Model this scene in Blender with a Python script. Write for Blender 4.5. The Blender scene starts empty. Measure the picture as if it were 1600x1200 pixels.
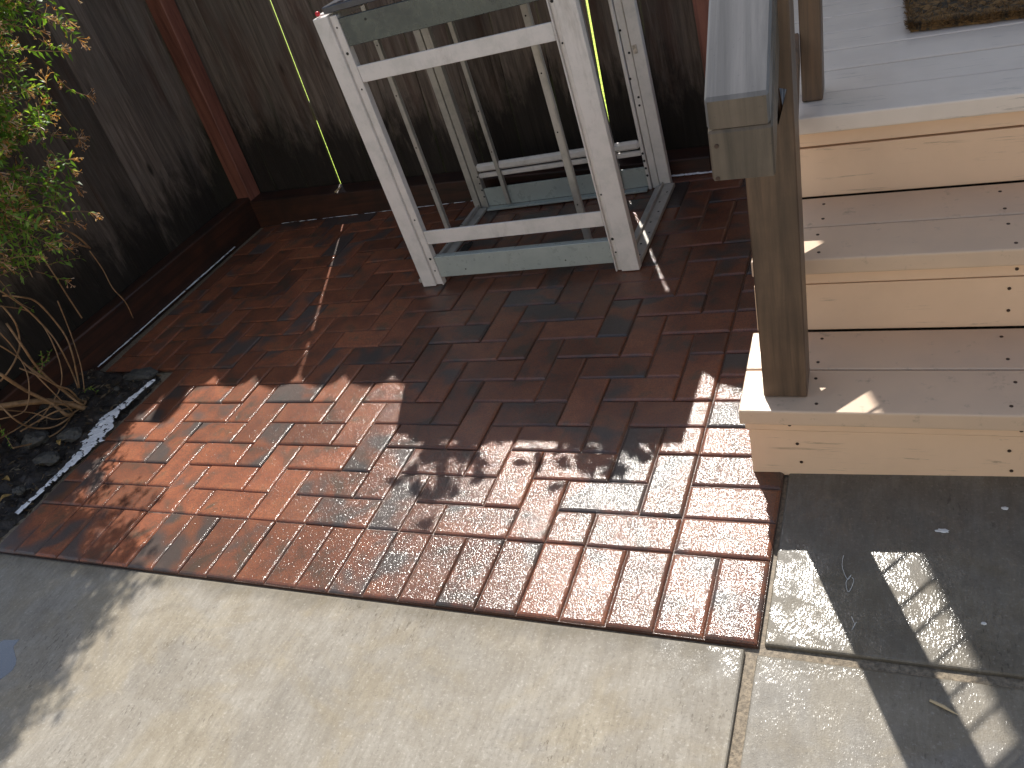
import bpy, bmesh, math, random
from mathutils import Vector, Matrix, noise as mnoise
random.seed(7)
R = random.Random(11)
scene = bpy.context.scene
# ------------------------------------------------------------------ camera
CAM_F = 1285.05
CAM_C = Vector((0.27760, -1.10729, 1.35504))
RX = Vector((0.89500175, 0.33799923, -0.29108142))
RY = Vector((-0.01340647, -0.63187975, -0.77495048))   # image down
RZ = Vector((-0.44586112, 0.69748441, -0.56100211))    # forward
cam_d = bpy.data.cameras.new('camera')
cam = bpy.data.objects.new('camera', cam_d)
scene.collection.objects.link(cam)
cam_d.sensor_width = 36
cam_d.lens = CAM_F / 1600 * 36
cam_d.clip_start = 0.02
cam_d.clip_end = 300
bk = -RZ
cam.matrix_world = Matrix(((RX.x, -RY.x, bk.x, CAM_C.x), (RX.y, -RY.y, bk.y, CAM_C.y), (RX.z, -RY.z, bk.z, CAM_C.z), (0, 0, 0, 1)))
scene.camera = cam
# ------------------------------------------------------------------ light
SUN_AZ, SUN_EL = math.radians(110), math.radians(48.5)
SDIR = Vector((math.cos(SUN_AZ) * math.cos(SUN_EL), math.sin(SUN_AZ) * math.cos(SUN_EL), math.sin(SUN_EL)))
w = bpy.data.worlds.new('World'); scene.world = w; w.use_nodes = True
wn = w.node_tree.nodes; wl = w.node_tree.links
bg = wn['Background']; bg.inputs['Strength'].default_value = 0.148
sky = wn.new('ShaderNodeTexSky'); sky.sky_type = 'NISHITA'; sky.sun_disc = False
sky.sun_elevation = SUN_EL
sky.sun_rotation = math.pi / 2 - SUN_AZ
sky.air_density = 1.0; sky.dust_density = 1.0
hs = wn.new('ShaderNodeHueSaturation'); hs.inputs['Saturation'].default_value = 0.78
wl.new(sky.outputs[0], hs.inputs['Color']); wl.new(hs.outputs[0], bg.inputs[0])
sd = bpy.data.lights.new('sun', 'SUN'); sd.energy = 5.0; sd.angle = math.radians(0.5); sd.color = (1, 0.955, 0.885)
sun = bpy.data.objects.new('sun', sd); scene.collection.objects.link(sun)
sun.rotation_euler = SDIR.to_track_quat('Z', 'Y').to_euler()
sun.location = SDIR * 20
scene.view_settings.view_transform = 'Standard'
scene.view_settings.look = 'None'
scene.view_settings.exposure = 0.36
scene.view_settings.gamma = 1
scene.view_settings.use_curve_mapping = False

COL = scene.collection
# ------------------------------------------------------------------ helpers
def tag(o, label=None, cat=None, group=None, kind=None):
    if label: o['label'] = label
    if cat: o['category'] = cat
    if group: o['group'] = group
    if kind: o['kind'] = kind
    return o

def empty(name, loc, label, cat, group=None):
    o = bpy.data.objects.new(name, None); COL.objects.link(o)
    o.location = loc; o.empty_display_size = 0.1
    return tag(o, label, cat, group)

def setmat(me, mat):
    me.materials.clear(); me.materials.append(mat)

def mesh_obj(name, me, mat=None, parent=None, loc=(0, 0, 0), mw=None):
    if mat is not None and len(me.materials) == 0: me.materials.append(mat)
    o = bpy.data.objects.new(name, me); COL.objects.link(o)
    o.location = loc
    if parent is not None:
        o.parent = parent
    return o

def bm_to(name, bm, mat=None, parent=None, origin=None, smooth=False):
    """bm in world coords (or in the frame of the parent if origin is None)"""
    if origin is not None:
        off = Vector(origin)
        for v in bm.verts: v.co -= off
        loc = off - (parent.matrix_basis.translation if parent else Vector())
    else: loc = (0, 0, 0)
    bmesh.ops.recalc_face_normals(bm, faces=bm.faces[:])
    me = bpy.data.meshes.new(name); bm.to_mesh(me); bm.free()
    if smooth:
        for p in me.polygons: p.use_smooth = True
    return mesh_obj(name, me, mat, parent, loc)

def add_box(bm, x0, x1, y0, y1, z0, z1, f=None, bev=0.0, seg=1):
    b = bmesh.new()
    vs = [b.verts.new((x, y, z)) for z in (z0, z1) for y in (y0, y1) for x in (x0, x1)]
    for q in ((0, 2, 3, 1), (4, 5, 7, 6), (0, 1, 5, 4), (2, 6, 7, 3), (0, 4, 6, 2), (1, 3, 7, 5)):
        b.faces.new([vs[i] for i in q])
    if bev > 0:
        bmesh.ops.bevel(b, geom=b.edges[:], offset=bev, segments=seg, affect='EDGES', profile=0.6)
    merge(bm, b, f)
    return bm

def merge(bm, b, f=None):
    m = {}
    for v in b.verts:
        co = f(v.co) if f else v.co
        m[v] = bm.verts.new(co)
    for fa in b.faces:
        try: bm.faces.new([m[v] for v in fa.verts])
        except ValueError: pass
    b.free()

def prism(bm, pts, axis, a0, a1, f=None, bev=0.0):
    """polygon pts (2D) extruded along axis ('x','y','z')"""
    b = bmesh.new()
    def P(p, a):
        if axis == 'y': return (p[0], a, p[1])
        if axis == 'x': return (a, p[0], p[1])
        return (p[0], p[1], a)
    v0 = [b.verts.new(P(p, a0)) for p in pts]; v1 = [b.verts.new(P(p, a1)) for p in pts]
    b.faces.new(v0); b.faces.new(v1[::-1])
    n = len(pts)
    for i in range(n): b.faces.new((v0[i], v1[i], v1[(i + 1) % n], v0[(i + 1) % n]))
    if bev > 0:
        bmesh.ops.bevel(b, geom=b.edges[:], offset=bev, segments=1, affect='EDGES')
    merge(bm, b, f)

def tube(bm, pts, rads, seg=7, cap=True):
    pts = [Vector(p) for p in pts]
    n = len(pts)
    if not hasattr(rads, '__len__'): rads = [rads] * n
    rings = []
    ref = Vector((0.31, 0.22, 0.93)).normalized()
    for i in range(n):
        d = (pts[min(i + 1, n - 1)] - pts[max(i - 1, 0)])
        d = d.normalized() if d.length > 1e-9 else Vector((0, 0, 1))
        a = d.cross(ref)
        if a.length < 1e-3: a = d.cross(Vector((1, 0, 0)))
        a.normalize(); b = d.cross(a)
        rings.append([bm.verts.new(pts[i] + (a * math.cos(2 * math.pi * k / seg) + b * math.sin(2 * math.pi * k / seg)) * rads[i]) for k in range(seg)])
    for i in range(n - 1):
        for k in range(seg):
            bm.faces.new((rings[i][k], rings[i][(k + 1) % seg], rings[i + 1][(k + 1) % seg], rings[i + 1][k]))
    if cap:
        bm.faces.new(rings[0][::-1]); bm.faces.new(rings[-1])

def smooth_path(pts, n=6):
    pts = [Vector(p) for p in pts]
    out = []
    for i in range(len(pts) - 1):
        p0 = pts[max(i - 1, 0)]; p1 = pts[i]; p2 = pts[i + 1]; p3 = pts[min(i + 2, len(pts) - 1)]
        for k in range(n):
            t = k / n
            out.append(0.5 * ((2 * p1) + (-p0 + p2) * t + (2 * p0 - 5 * p1 + 4 * p2 - p3) * t * t + (-p0 + 3 * p1 - 3 * p2 + p3) * t ** 3))
    out.append(pts[-1])
    return out

# ------------------------------------------------------------------ materials
class NT:
    def __init__(s, name):
        s.m = bpy.data.materials.new(name); s.m.use_nodes = True
        s.t = s.m.node_tree; s.n = s.t.nodes; s.l = s.t.links
        s.b = s.n['Principled BSDF']; s.out = s.n['Material Output']
    def node(s, typ, **kw):
        nd = s.n.new(typ)
        for k, v in kw.items():
            if k.startswith('i_'): nd.inputs[k[2:].replace('_', ' ')].default_value = v
            else: setattr(nd, k, v)
        return nd
    def link(s, a, b): s.l.new(a, b)
    def coord(s, which='Object'):
        return s.node('ShaderNodeTexCoord').outputs[which]
    def geo(s): return s.node('ShaderNodeNewGeometry').outputs['Position']
    def mapping(s, vec, scale=(1, 1, 1), loc=(0, 0, 0), rot=(0, 0, 0)):
        m = s.node('ShaderNodeMapping'); m.inputs['Scale'].default_value = scale
        m.inputs['Location'].default_value = loc; m.inputs['Rotation'].default_value = rot
        s.link(vec, m.inputs[0]); return m.outputs[0]
    def noise(s, vec, scale, detail=4, rough=0.6, dist=0.0, dim='3D'):
        n = s.node('ShaderNodeTexNoise'); n.inputs['Scale'].default_value = scale
        n.inputs['Detail'].default_value = detail; n.inputs['Roughness'].default_value = rough
        n.inputs['Distortion'].default_value = dist
        s.link(vec, n.inputs['Vector']); return n.outputs['Fac']
    def voro(s, vec, scale, feat='F1', rnd=1.0):
        n = s.node('ShaderNodeTexVoronoi', feature=feat); n.inputs['Scale'].default_value = scale
        n.inputs['Randomness'].default_value = rnd
        s.link(vec, n.inputs['Vector']); return n
    def ramp(s, fac, stops):
        r = s.node('ShaderNodeValToRGB')
        e = r.color_ramp.elements
        while len(e) < len(stops): e.new(0.5)
        for i, (p, c) in enumerate(stops):
            e[i].position = p; e[i].color = (c[0], c[1], c[2], 1) if hasattr(c, '__len__') else (c, c, c, 1)
        s.link(fac, r.inputs[0]); return r.outputs[0]
    def mix(s, fac, a, b, mode='MIX'):
        m = s.node('ShaderNodeMix', data_type='RGBA', blend_type=mode)
        for idx, v in ((0, fac), (6, a), (7, b)):
            if hasattr(v, 'links') or isinstance(v, bpy.types.NodeSocket): s.link(v, m.inputs[idx])
            elif hasattr(v, '__len__'): m.inputs[idx].default_value = (*v, 1) if len(v) == 3 else v
            else: m.inputs[idx].default_value = v
        return m.outputs[2]
    def math(s, op, a, b=0.0, clamp=False):
        m = s.node('ShaderNodeMath', operation=op, use_clamp=clamp)
        for i, v in enumerate((a, b)):
            if isinstance(v, bpy.types.NodeSocket): s.link(v, m.inputs[i])
            else: m.inputs[i].default_value = v
        return m.outputs[0]
    def maprange(s, v, a, b, c=0.0, d=1.0, smooth=True):
        m = s.node('ShaderNodeMapRange', interpolation_type='SMOOTHSTEP' if smooth else 'LINEAR')
        s.link(v, m.inputs[0])
        for i, x in enumerate((a, b, c, d)): m.inputs[i + 1].default_value = x
        return m.outputs[0]
    def bump(s, h, strength, dist, normal=None):
        b = s.node('ShaderNodeBump'); b.inputs['Strength'].default_value = strength; b.inputs['Distance'].default_value = dist
        s.link(h, b.inputs['Height'])
        if normal is not None: s.link(normal, b.inputs['Normal'])
        return b.outputs[0]
    def set(s, **kw):
        names = dict(color='Base Color', rough='Roughness', metal='Metallic', spec='Specular IOR Level', coat='Coat Weight', coatr='Coat Roughness', normal='Normal', coatn='Coat Normal', alpha='Alpha', ior='IOR', trans='Transmission Weight', sss='Subsurface Weight')
        for k, v in kw.items():
            i = s.b.inputs[names[k]]
            if isinstance(v, bpy.types.NodeSocket): s.link(v, i)
            elif k == 'color': i.default_value = (*v, 1)
            else: i.default_value = v
        return s.m

def rand_vec(t, vec, k=40.0):
    oi = t.node('ShaderNodeObjectInfo')
    m = t.node('ShaderNodeVectorMath', operation='MULTIPLY_ADD')
    comb = t.node('ShaderNodeCombineXYZ')
    t.link(oi.outputs['Random'], comb.inputs[0])
    t.link(t.math('MULTIPLY', oi.outputs['Random'], 7.31), comb.inputs[1])
    t.link(t.math('MULTIPLY', oi.outputs['Random'], 3.77), comb.inputs[2])
    t.link(comb.outputs[0], m.inputs[0]); m.inputs[1].default_value = (k, k, k); t.link(vec, m.inputs[2])
    return m.outputs[0], oi.outputs['Random']

def mat_brick():
    t = NT('wet_clay_paver')
    vec, rnd = rand_vec(t, t.coord())
    n1 = t.noise(vec, 9, 3, 0.6, 0.4)
    base = t.ramp(n1, [(0.32, (0.125, 0.066, 0.040)), (0.47, (0.265, 0.082, 0.038)), (0.62, (0.34, 0.110, 0.048)), (0.75, (0.165, 0.092, 0.052))])
    n2 = t.noise(vec, 7, 2, 0.5, 0.3)
    th = t.math('ADD', n2, t.math('MULTIPLY', t.math('SUBTRACT', rnd, 0.5), 0.34))
    char = t.maprange(th, 0.55, 0.72, 0, 0.85)
    c = t.mix(char, base, (0.080, 0.076, 0.072))
    br = t.maprange(t.math('FRACT', t.math('MULTIPLY', rnd, 17.3)), 0, 1, 0.62, 1.18, False)
    c = t.mix(1.0, c, t.math('MULTIPLY', br, 1.0), 'MULTIPLY')
    fine = t.noise(vec, 240, 2, 0.7)
    c = t.mix(t.maprange(fine, 0.35, 0.7, 0.0, 0.55), c, (0.06, 0.045, 0.035))
    spk = t.voro(vec, 260)
    c = t.mix(t.maprange(spk.outputs['Distance'], 0.0, 0.16, 0.35, 0.0), c, (0.40, 0.26, 0.18))
    g = t.noise(vec, 330, 2.5, 0.65)
    big = t.noise(vec, 60, 2, 0.5)
    hb = t.math('ADD', g, t.math('MULTIPLY', big, 0.6))
    nb = t.bump(hb, 0.55, 0.0012)
    gs = t.noise(vec, 300, 1.2, 0.5)
    nc = t.bump(gs, 1.0, 0.0013)
    sp = t.node('ShaderNodeSeparateXYZ'); t.link(t.geo(), sp.inputs[0])
    wx = t.math('ADD', sp.outputs[0], t.math('MULTIPLY', t.math('SUBTRACT', t.noise(t.geo(), 2.3, 3, 0.5), 0.5), 1.4))
    wet = t.maprange(wx, -2.1, -0.7, 0.38, 1.0)
    c = t.mix(t.maprange(wet, 0.35, 1.0, 0.0, 0.55), c, t.mix(1.0, c, (0.30, 0.33, 0.36), 'MULTIPLY'))
    return t.set(color=c, rough=0.7, spec=0.2, coat=wet, coatr=0.135, normal=nb, coatn=nc)

def mat_joint():
    t = NT('wet_joint_sand'); v = t.coord()
    n = t.noise(v, 160, 4, 0.7)
    c = t.ramp(n, [(0.3, (0.05, 0.022, 0.012)), (0.7, (0.13, 0.055, 0.03))])
    return t.set(color=c, rough=0.45, coat=0.6, coatr=0.15, normal=t.bump(n, 1, 0.003), coatn=t.bump(t.noise(v, 240, 2, 0.6), 1, 0.002))

def mat_concrete(name='broomed_concrete', dark=1.0, wetx=0.0):
    t = NT(name); v = t.geo()
    big = t.noise(v, 2.1, 4, 0.62, 0.5)
    mid = t.noise(v, 11, 6, 0.68, 0.6)
    c = t.ramp(big, [(0.3, (0.265, 0.242, 0.202)), (0.5, (0.325, 0.298, 0.252)), (0.7, (0.29, 0.258, 0.205))])
    c = t.mix(t.maprange(mid, 0.35, 0.66, 0.0, 0.6), c, (0.225, 0.195, 0.150))
    ro = t.mapping(v, (1, 0.18, 1), (0, 0, 0), (0, 0, math.radians(-22)))
    str_ = t.noise(ro, 90, 5, 0.7)
    c = t.mix(t.maprange(str_, 0.38, 0.66, 0.0, 0.5), c, (0.20, 0.175, 0.14))
    # dark scuffs gathered in clusters
    ro2 = t.mapping(v, (1, 0.35, 1), (2, 1, 0), (0, 0, math.radians(38)))
    sc = t.noise(ro2, 130, 3, 0.75)
    cl = t.maprange(t.noise(t.mapping(v, (1, 1, 1), (5, 3, 0)), 4.2, 3, 0.6), 0.50, 0.60)
    c = t.mix(t.math('MULTIPLY', t.maprange(sc, 0.56, 0.70), t.math('MULTIPLY', cl, 0.85)), c, (0.13, 0.11, 0.085))
    pale = t.maprange(t.noise(t.mapping(v, (1, 1, 1), (9, 1, 0)), 24, 5, 0.75), 0.66, 0.76, 0, 0.5)
    c = t.mix(pale, c, (0.60, 0.56, 0.48))
    pit = t.maprange(t.voro(v, 34).outputs['Distance'], 0.03, 0.055, 0.7, 0.0)
    pitm = t.maprange(t.noise(v, 5.5, 2, 0.5), 0.5, 0.6)
    c = t.mix(t.math('MULTIPLY', pit, pitm), c, (0.09, 0.08, 0.065))
    hue = t.maprange(t.noise(t.mapping(v, (1, 1, 1), (4, 7, 0)), 3.3, 4, 0.65, 0.8), 0.48, 0.62, 0, 0.4)
    c = t.mix(hue, c, t.mix(1.0, c, (1.06, 0.97, 0.76), 'MULTIPLY'))
    gry = t.maprange(t.noise(t.mapping(v, (1, 1, 1), (1, 2, 0)), 5.2, 5, 0.7, 0.5), 0.52, 0.66, 0, 0.45)
    c = t.mix(gry, c, t.mix(1.0, c, (0.78, 0.79, 0.82), 'MULTIPLY'))
    gn = t.noise(v, 150, 3, 0.75)
    c = t.mix(t.maprange(gn, 0.55, 0.72, 0.0, 0.5), c, (0.14, 0.125, 0.10))
    c = t.mix(t.maprange(gn, 0.44, 0.30, 0.0, 0.4), c, (0.50, 0.47, 0.41))
    # damp, dirty edge along the bricks
    s0 = t.node('ShaderNodeSeparateXYZ'); t.link(v, s0.inputs[0])
    ed = t.math('SUBTRACT', -0.21, t.math('SUBTRACT', s0.outputs[1], t.math('MULTIPLY', t.math('SUBTRACT', t.noise(v, 8, 4, 0.6), 0.5), 0.10)))
    c = t.mix(t.maprange(ed, 0.0, 0.055, 0.55, 0.0), c, t.mix(1.0, c, (0.52, 0.49, 0.42), 'MULTIPLY'))
    # wetness around the step corner, by place
    sep = t.node('ShaderNodeSeparateXYZ'); t.link(v, sep.inputs[0])
    dx = t.math('MULTIPLY', t.math('SUBTRACT', sep.outputs[0], 0.08), 0.85)
    dy = t.math('MULTIPLY', t.math('SUBTRACT', sep.outputs[1], -0.02), 1.9)
    d = t.math('SQRT', t.math('ADD', t.math('MULTIPLY', dx, dx), t.math('MULTIPLY', dy, dy)))
    wn_ = t.noise(v, 6, 4, 0.6)
    wet = t.maprange(t.math('ADD', d, t.math('MULTIPLY', t.math('SUBTRACT', wn_, 0.5), 0.9)), 0.22 + wetx, 0.62 + wetx, 1.0, 0.0)
    c = t.mix(wet, c, t.mix(1.0, c, (0.70, 0.71, 0.73), 'MULTIPLY'))
    if dark != 1.0: c = t.mix(1.0, c, (dark, dark, dark * 1.02), 'MULTIPLY')
    fine = t.noise(v, 330, 3, 0.7)
    nb = t.bump(t.math('ADD', fine, t.math('MULTIPLY', str_, 0.7)), 0.5, 0.0016)
    sv = t.mapping(v, (1, 0.45, 1), (0, 0, 0), (0, 0, math.radians(-22)))
    nc = t.bump(t.noise(sv, 260, 1.5, 0.5), 1.0, 0.0014)
    film = t.math('MULTIPLY', wet, t.maprange(t.noise(v, 17, 4, 0.65), 0.42, 0.62, 0.0, 1.0))
    glz = t.maprange(t.math('ADD', d, t.math('MULTIPLY', t.math('SUBTRACT', t.noise(v, 9, 4, 0.6), 0.5), 0.7)), 0.24, 0.50, 1.0, 0.10)
    film = t.math('MULTIPLY', film, glz)
    return t.set(color=c, rough=t.maprange(wet, 0, 1, 0.8, 0.5), spec=0.35, coat=film, coatr=0.13, normal=nb, coatn=nc)

def mat_paint(name, base, worn, rough=0.4, worn_amt=0.35, coat=0.25, axis='x', dots=False):
    t = NT(name); vec, rnd = rand_vec(t, t.coord())
    sc = {'x': (0.06, 1, 1), 'y': (1, 0.06, 1), 'z': (1, 1, 0.06)}[axis]
    gr = t.noise(t.mapping(vec, sc), 110, 5, 0.7, 0.3)
    bl = t.noise(vec, 5, 4, 0.6)
    c = t.mix(t.maprange(bl, 0.35, 0.7, 0, worn_amt), base, worn)
    cr = t.maprange(t.noise(t.mapping(vec, sc), 60, 6, 0.75, 1.2), 0.57, 0.66, 0, 0.6)
    crm = t.maprange(t.noise(vec, 9, 2, 0.5), 0.46, 0.60)
    c = t.mix(t.math('MULTIPLY', cr, crm), c, tuple(x * 0.35 for x in base))
    smg = t.maprange(t.noise(vec, 38, 4, 0.7), 0.66, 0.76, 0, 0.35)
    c = t.mix(smg, c, tuple(x * 0.55 for x in base))
    nb = t.bump(gr, 0.35, 0.0012)
    r = t.maprange(bl, 0.3, 0.7, rough - 0.06, rough + 0.12)
    return t.set(color=c, rough=r, coat=coat, coatr=0.18, normal=nb, coatn=t.bump(t.noise(t.mapping(vec, sc), 40, 3, 0.6), 0.12, 0.002))

def mat_tread():
    """tan tread paint, carrying water beads at its open left end"""
    t = NT('tan_tread_paint'); vec, rnd = rand_vec(t, t.coord())
    gr = t.noise(t.mapping(vec, (0.06, 1, 1)), 110, 5, 0.7, 0.3)
    bl = t.noise(vec, 5, 4, 0.6)
    c = t.mix(t.maprange(bl, 0.35, 0.7, 0, 0.45), (0.68, 0.49, 0.335), (0.54, 0.40, 0.295))
    smg = t.maprange(t.noise(vec, 26, 5, 0.7), 0.58, 0.74, 0, 0.5)
    c = t.mix(smg, c, (0.2, 0.16, 0.12))
    sep = t.node('ShaderNodeSeparateXYZ'); t.link(t.geo(), sep.inputs[0])
    wet = t.maprange(sep.outputs[0], 0.0, 0.10, 1.0, 0.0)
    nc = t.bump(t.noise(vec, 280, 2, 0.6), 1.0, 0.0016)
    n0 = t.bump(gr, 0.3, 0.001)
    nm = t.node('ShaderNodeMix', data_type='VECTOR')
    t.link(wet, nm.inputs[0]); t.link(n0, nm.inputs[4]); t.link(nc, nm.inputs[5])
    return t.set(color=c, rough=0.42, coat=t.maprange(wet, 0, 1, 0.35, 1.0), coatr=0.14, normal=n0, coatn=nm.outputs[1])

def mat_stainwood(name, c0, c1, c2, rough=0.5, axis='z', streak=0.5):
    t = NT(name); vec, rnd = rand_vec(t, t.coord())
    sc = {'x': (0.05, 1, 1), 'y': (1, 0.05, 1), 'z': (1, 1, 0.05), 'yz': (1, 0.06, 0.06)}[axis]
    a = t.noise(t.mapping(vec, sc), 34, 5, 0.65, 0.5)
    b = t.noise(vec, 7, 4, 0.6)
    c = t.ramp(a, [(0.3, c0), (0.5, c1), (0.72, c2)])
    c = t.mix(t.maprange(b, 0.4, 0.7, 0, streak), c, c0)
    f = t.noise(vec, 140, 4, 0.75)
    c = t.mix(t.maprange(f, 0.62, 0.75, 0, 0.6), c, tuple(x * 0.3 for x in c0))
    fi = t.noise(t.mapping(vec, sc), 190, 4, 0.7)
    return t.set(color=c, rough=rough, coat=0.12, coatr=0.25, normal=t.bump(t.math('ADD', a, fi), 0.3, 0.0012))

def mat_fence(name, axis_top=True):
    """weathered board: grey-brown above, black wet mildew creeping up from the ground with a ragged edge"""
    t = NT(name); vec, rnd = rand_vec(t, t.coord())
    pos = t.geo()
    gv = t.mapping(vec, (1, 1, 0.045))
    a = t.noise(gv, 42, 6, 0.7, 0.8)
    b = t.noise(vec, 5, 5, 0.65)
    c = t.ramp(a, [(0.28, (0.06, 0.044, 0.034)), (0.5, (0.145, 0.110, 0.088)), (0.72, (0.26, 0.205, 0.17))])
    c = t.mix(t.maprange(b, 0.4, 0.68, 0, 0.5), c, (0.14, 0.118, 0.10))
    br_ = t.maprange(t.math('FRACT', t.math('MULTIPLY', rnd, 13.7)), 0, 1, 0.55, 1.25, False)
    c = t.mix(1.0, c, br_, 'MULTIPLY')
    red = t.maprange(t.noise(t.mapping(vec, (1, 1, 0.2), (3, 3, 3)), 6, 4, 0.6), 0.55, 0.7, 0, 0.5)
    c = t.mix(red, c, (0.085, 0.036, 0.024))
    grn = t.maprange(t.noise(t.mapping(vec, (1, 1, 0.3), (8, 3, 3)), 5, 4, 0.6), 0.6, 0.75, 0, 0.5)
    c = t.mix(grn, c, (0.055, 0.06, 0.035))
    sep = t.node('ShaderNodeSeparateXYZ'); t.link(pos, sep.inputs[0])
    rag = t.noise(t.mapping(pos, (1, 1, 0.35)), 12, 6, 0.72, 0.4)
    h = t.math('SUBTRACT', sep.outputs[2], t.math('MULTIPLY', t.math('SUBTRACT', rag, 0.5), 0.75))
    lowf = t.noise(t.mapping(pos, (1, 1, 0)), 1.6, 2, 0.5)
    h = t.math('SUBTRACT', h, t.math('MULTIPLY', t.math('SUBTRACT', lowf, 0.45), 0.7))
    wet = t.maprange(h, 0.20, 0.50, 0.9, 0.0)
    c = t.mix(wet, c, (0.012, 0.010, 0.008))
    kn = t.voro(t.mapping(vec, (1, 1, 0.35)), 6.5).outputs['Distance']
    c = t.mix(t.maprange(kn, 0.03, 0.11, 0.85, 0), c, (0.01, 0.008, 0.006))
    return t.set(color=c, rough=0.75, spec=0.25, normal=t.bump(t.math('ADD', a, t.noise(gv, 200, 4, 0.7)), 0.9, 0.004))

def mat_metal(name, c0, c1, rough=0.42, metal=0.0, coat=0.0):
    t = NT(name); vec, rnd = rand_vec(t, t.coord())
    a = t.noise(vec, 14, 5, 0.7)
    c = t.mix(t.maprange(a, 0.4, 0.7), c0, c1)
    sp = t.maprange(t.noise(vec, 150, 3, 0.7), 0.70, 0.76, 0, 0.6)
    c = t.mix(sp, c, tuple(x * 0.3 for x in c1))
    sm = t.maprange(t.noise(t.mapping(vec, (1, 1, 0.35), (3, 1, 2)), 9, 5, 0.75, 0.6), 0.55, 0.75, 0, 0.45)
    c = t.mix(sm, c, (c1[0] * 0.55, c1[1] * 0.5, c1[2] * 0.45))
    r = t.maprange(t.noise(vec, 40, 4, 0.6), 0.3, 0.7, rough - 0.1, rough + 0.12)
    return t.set(color=c, rough=r, metal=metal, coat=coat, normal=t.bump(a, 0.08, 0.003))

def mat_leaf(name, cols, trans=0.35):
    t = NT(name)
    g = t.node('ShaderNodeNewGeometry')
    c = t.ramp(g.outputs['Random Per Island'], [(i / (len(cols) - 1) * 0.98 + 0.01, k) for i, k in enumerate(cols)])
    t.set(color=c, rough=0.42, spec=0.4)
    tr = t.node('ShaderNodeBsdfTranslucent')
    t.link(t.mix(1.0, c, (1.6, 1.5, 0.6), 'MULTIPLY'), tr.inputs[0])
    mx = t.node('ShaderNodeMixShader'); mx.inputs[0].default_value = trans
    t.link(t.b.outputs[0], mx.inputs[1]); t.link(tr.outputs[0], mx.inputs[2])
    t.link(mx.outputs[0], t.out.inputs[0])
    return t.m

def mat_simple(name, col, rough=0.6, var=0.3, scale=20, metal=0, coat=0.0, bump=0.3, bd=0.003, coatr=0.1):
    t = NT(name); v = t.coord()
    n = t.noise(v, scale, 5, 0.65)
    c = t.mix(t.maprange(n, 0.3, 0.7), tuple(x * (1 - var) for x in col), tuple(min(1, x * (1 + var)) for x in col))
    return t.set(color=c, rough=rough, metal=metal, coat=coat, coatr=coatr, normal=t.bump(n, bump, bd))

M = {}
M['brick'] = mat_brick(); M['joint'] = mat_joint()
M['conc'] = mat_concrete()
M['conc_pad'] = mat_concrete('wet_pad_concrete', 1.0, 0.35)
M['groove'] = mat_simple('dirt_in_groove', (0.22, 0.175, 0.12), 0.7, 0.4, 120, coat=0.2, bump=1, bd=0.004)
M['tread'] = mat_tread()
M['riser'] = mat_paint('tan_riser_paint', (0.82, 0.575, 0.385), (0.72, 0.50, 0.33), 0.5, 0.6, 0.1)
M['deck'] = mat_paint('grey_beige_deck_paint', (0.80, 0.68, 0.57), (0.66, 0.56, 0.47), 0.38, 0.5, 0.45)
M['post'] = mat_stainwood('dark_olive_stain', (0.052, 0.031, 0.018), (0.125, 0.076, 0.044), (0.19, 0.104, 0.056), 0.5, 'z')
M['rail'] = mat_stainwood('grey_brown_weathered_stain', (0.10, 0.095, 0.09), (0.16, 0.152, 0.145), (0.23, 0.215, 0.205), 0.34, 'yz', 0.12)
M['rail_end'] = mat_stainwood('shaded_brown_end_grain', (0.05, 0.040, 0.029), (0.108, 0.083, 0.060), (0.155, 0.120, 0.088), 0.5, 'z', 0.4)  # brown end grain, with the shade of the front faces put into the colour
M['cable'] = mat_simple('dark_steel_rod', (0.08, 0.08, 0.08), 0.35, 0.2, 30, metal=0.8)
M['fence'] = mat_fence('weathered_fence_board')
M['fencepost'] = mat_stainwood('redwood_post', (0.10, 0.032, 0.020), (0.24, 0.085, 0.055), (0.30, 0.12, 0.08), 0.65, 'z', 0.3)
M['kerb'] = mat_stainwood('wet_redwood_timber', (0.014, 0.010, 0.007), (0.050, 0.018, 0.010), (0.085, 0.028, 0.012), 0.55, 'x', 0.6)
M['kerb_y'] = mat_stainwood('wet_redwood_timber_side', (0.014, 0.010, 0.007), (0.050, 0.018, 0.010), (0.085, 0.028, 0.012), 0.55, 'y', 0.6)
M['alu'] = mat_metal('oxidised_pale_aluminium', (0.74, 0.69, 0.65), (0.62, 0.59, 0.55), 0.4, 0.0, 0.15)
M['alu_g'] = mat_metal('green_grey_aluminium', (0.42, 0.46, 0.43), (0.36, 0.40, 0.38), 0.35, 0.15, 0.2)
M['alu_d'] = mat_metal('dull_aluminium', (0.48, 0.45, 0.40), (0.36, 0.34, 0.30), 0.4, 0.2)
M['alu_m'] = mat_metal('shiny_steel_panel', (0.10, 0.115, 0.11), (0.075, 0.085, 0.085), 0.3, 0.6)
M['slab'] = mat_simple('dark_slate_top', (0.035, 0.04, 0.055), 0.3, 0.3, 30, coat=0.3)
M['hole'] = mat_simple('dark_hole', (0.01, 0.009, 0.008), 0.7, 0.2)
M['screw'] = mat_simple('rusty_screw', (0.05, 0.025, 0.015), 0.6, 0.3)
M['red'] = mat_simple('red_plastic', (0.55, 0.02, 0.03), 0.35, 0.1)
M['rust'] = mat_simple('rusty_white_metal', (0.50, 0.42, 0.34), 0.6, 0.5, 60)
M['soil'] = mat_simple('dark_wet_soil', (0.022, 0.016, 0.012), 0.7, 0.6, 45, coat=0.25, bump=1, bd=0.01, coatr=0.25)
M['stone'] = mat_simple('grey_stone', (0.055, 0.052, 0.046), 0.75, 0.4, 30, bump=0.6, bd=0.006)
M['foam'] = mat_simple('white_soap_foam', (0.80, 0.80, 0.82), 0.5, 0.12, 90, bump=0.8, bd=0.003)
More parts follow.
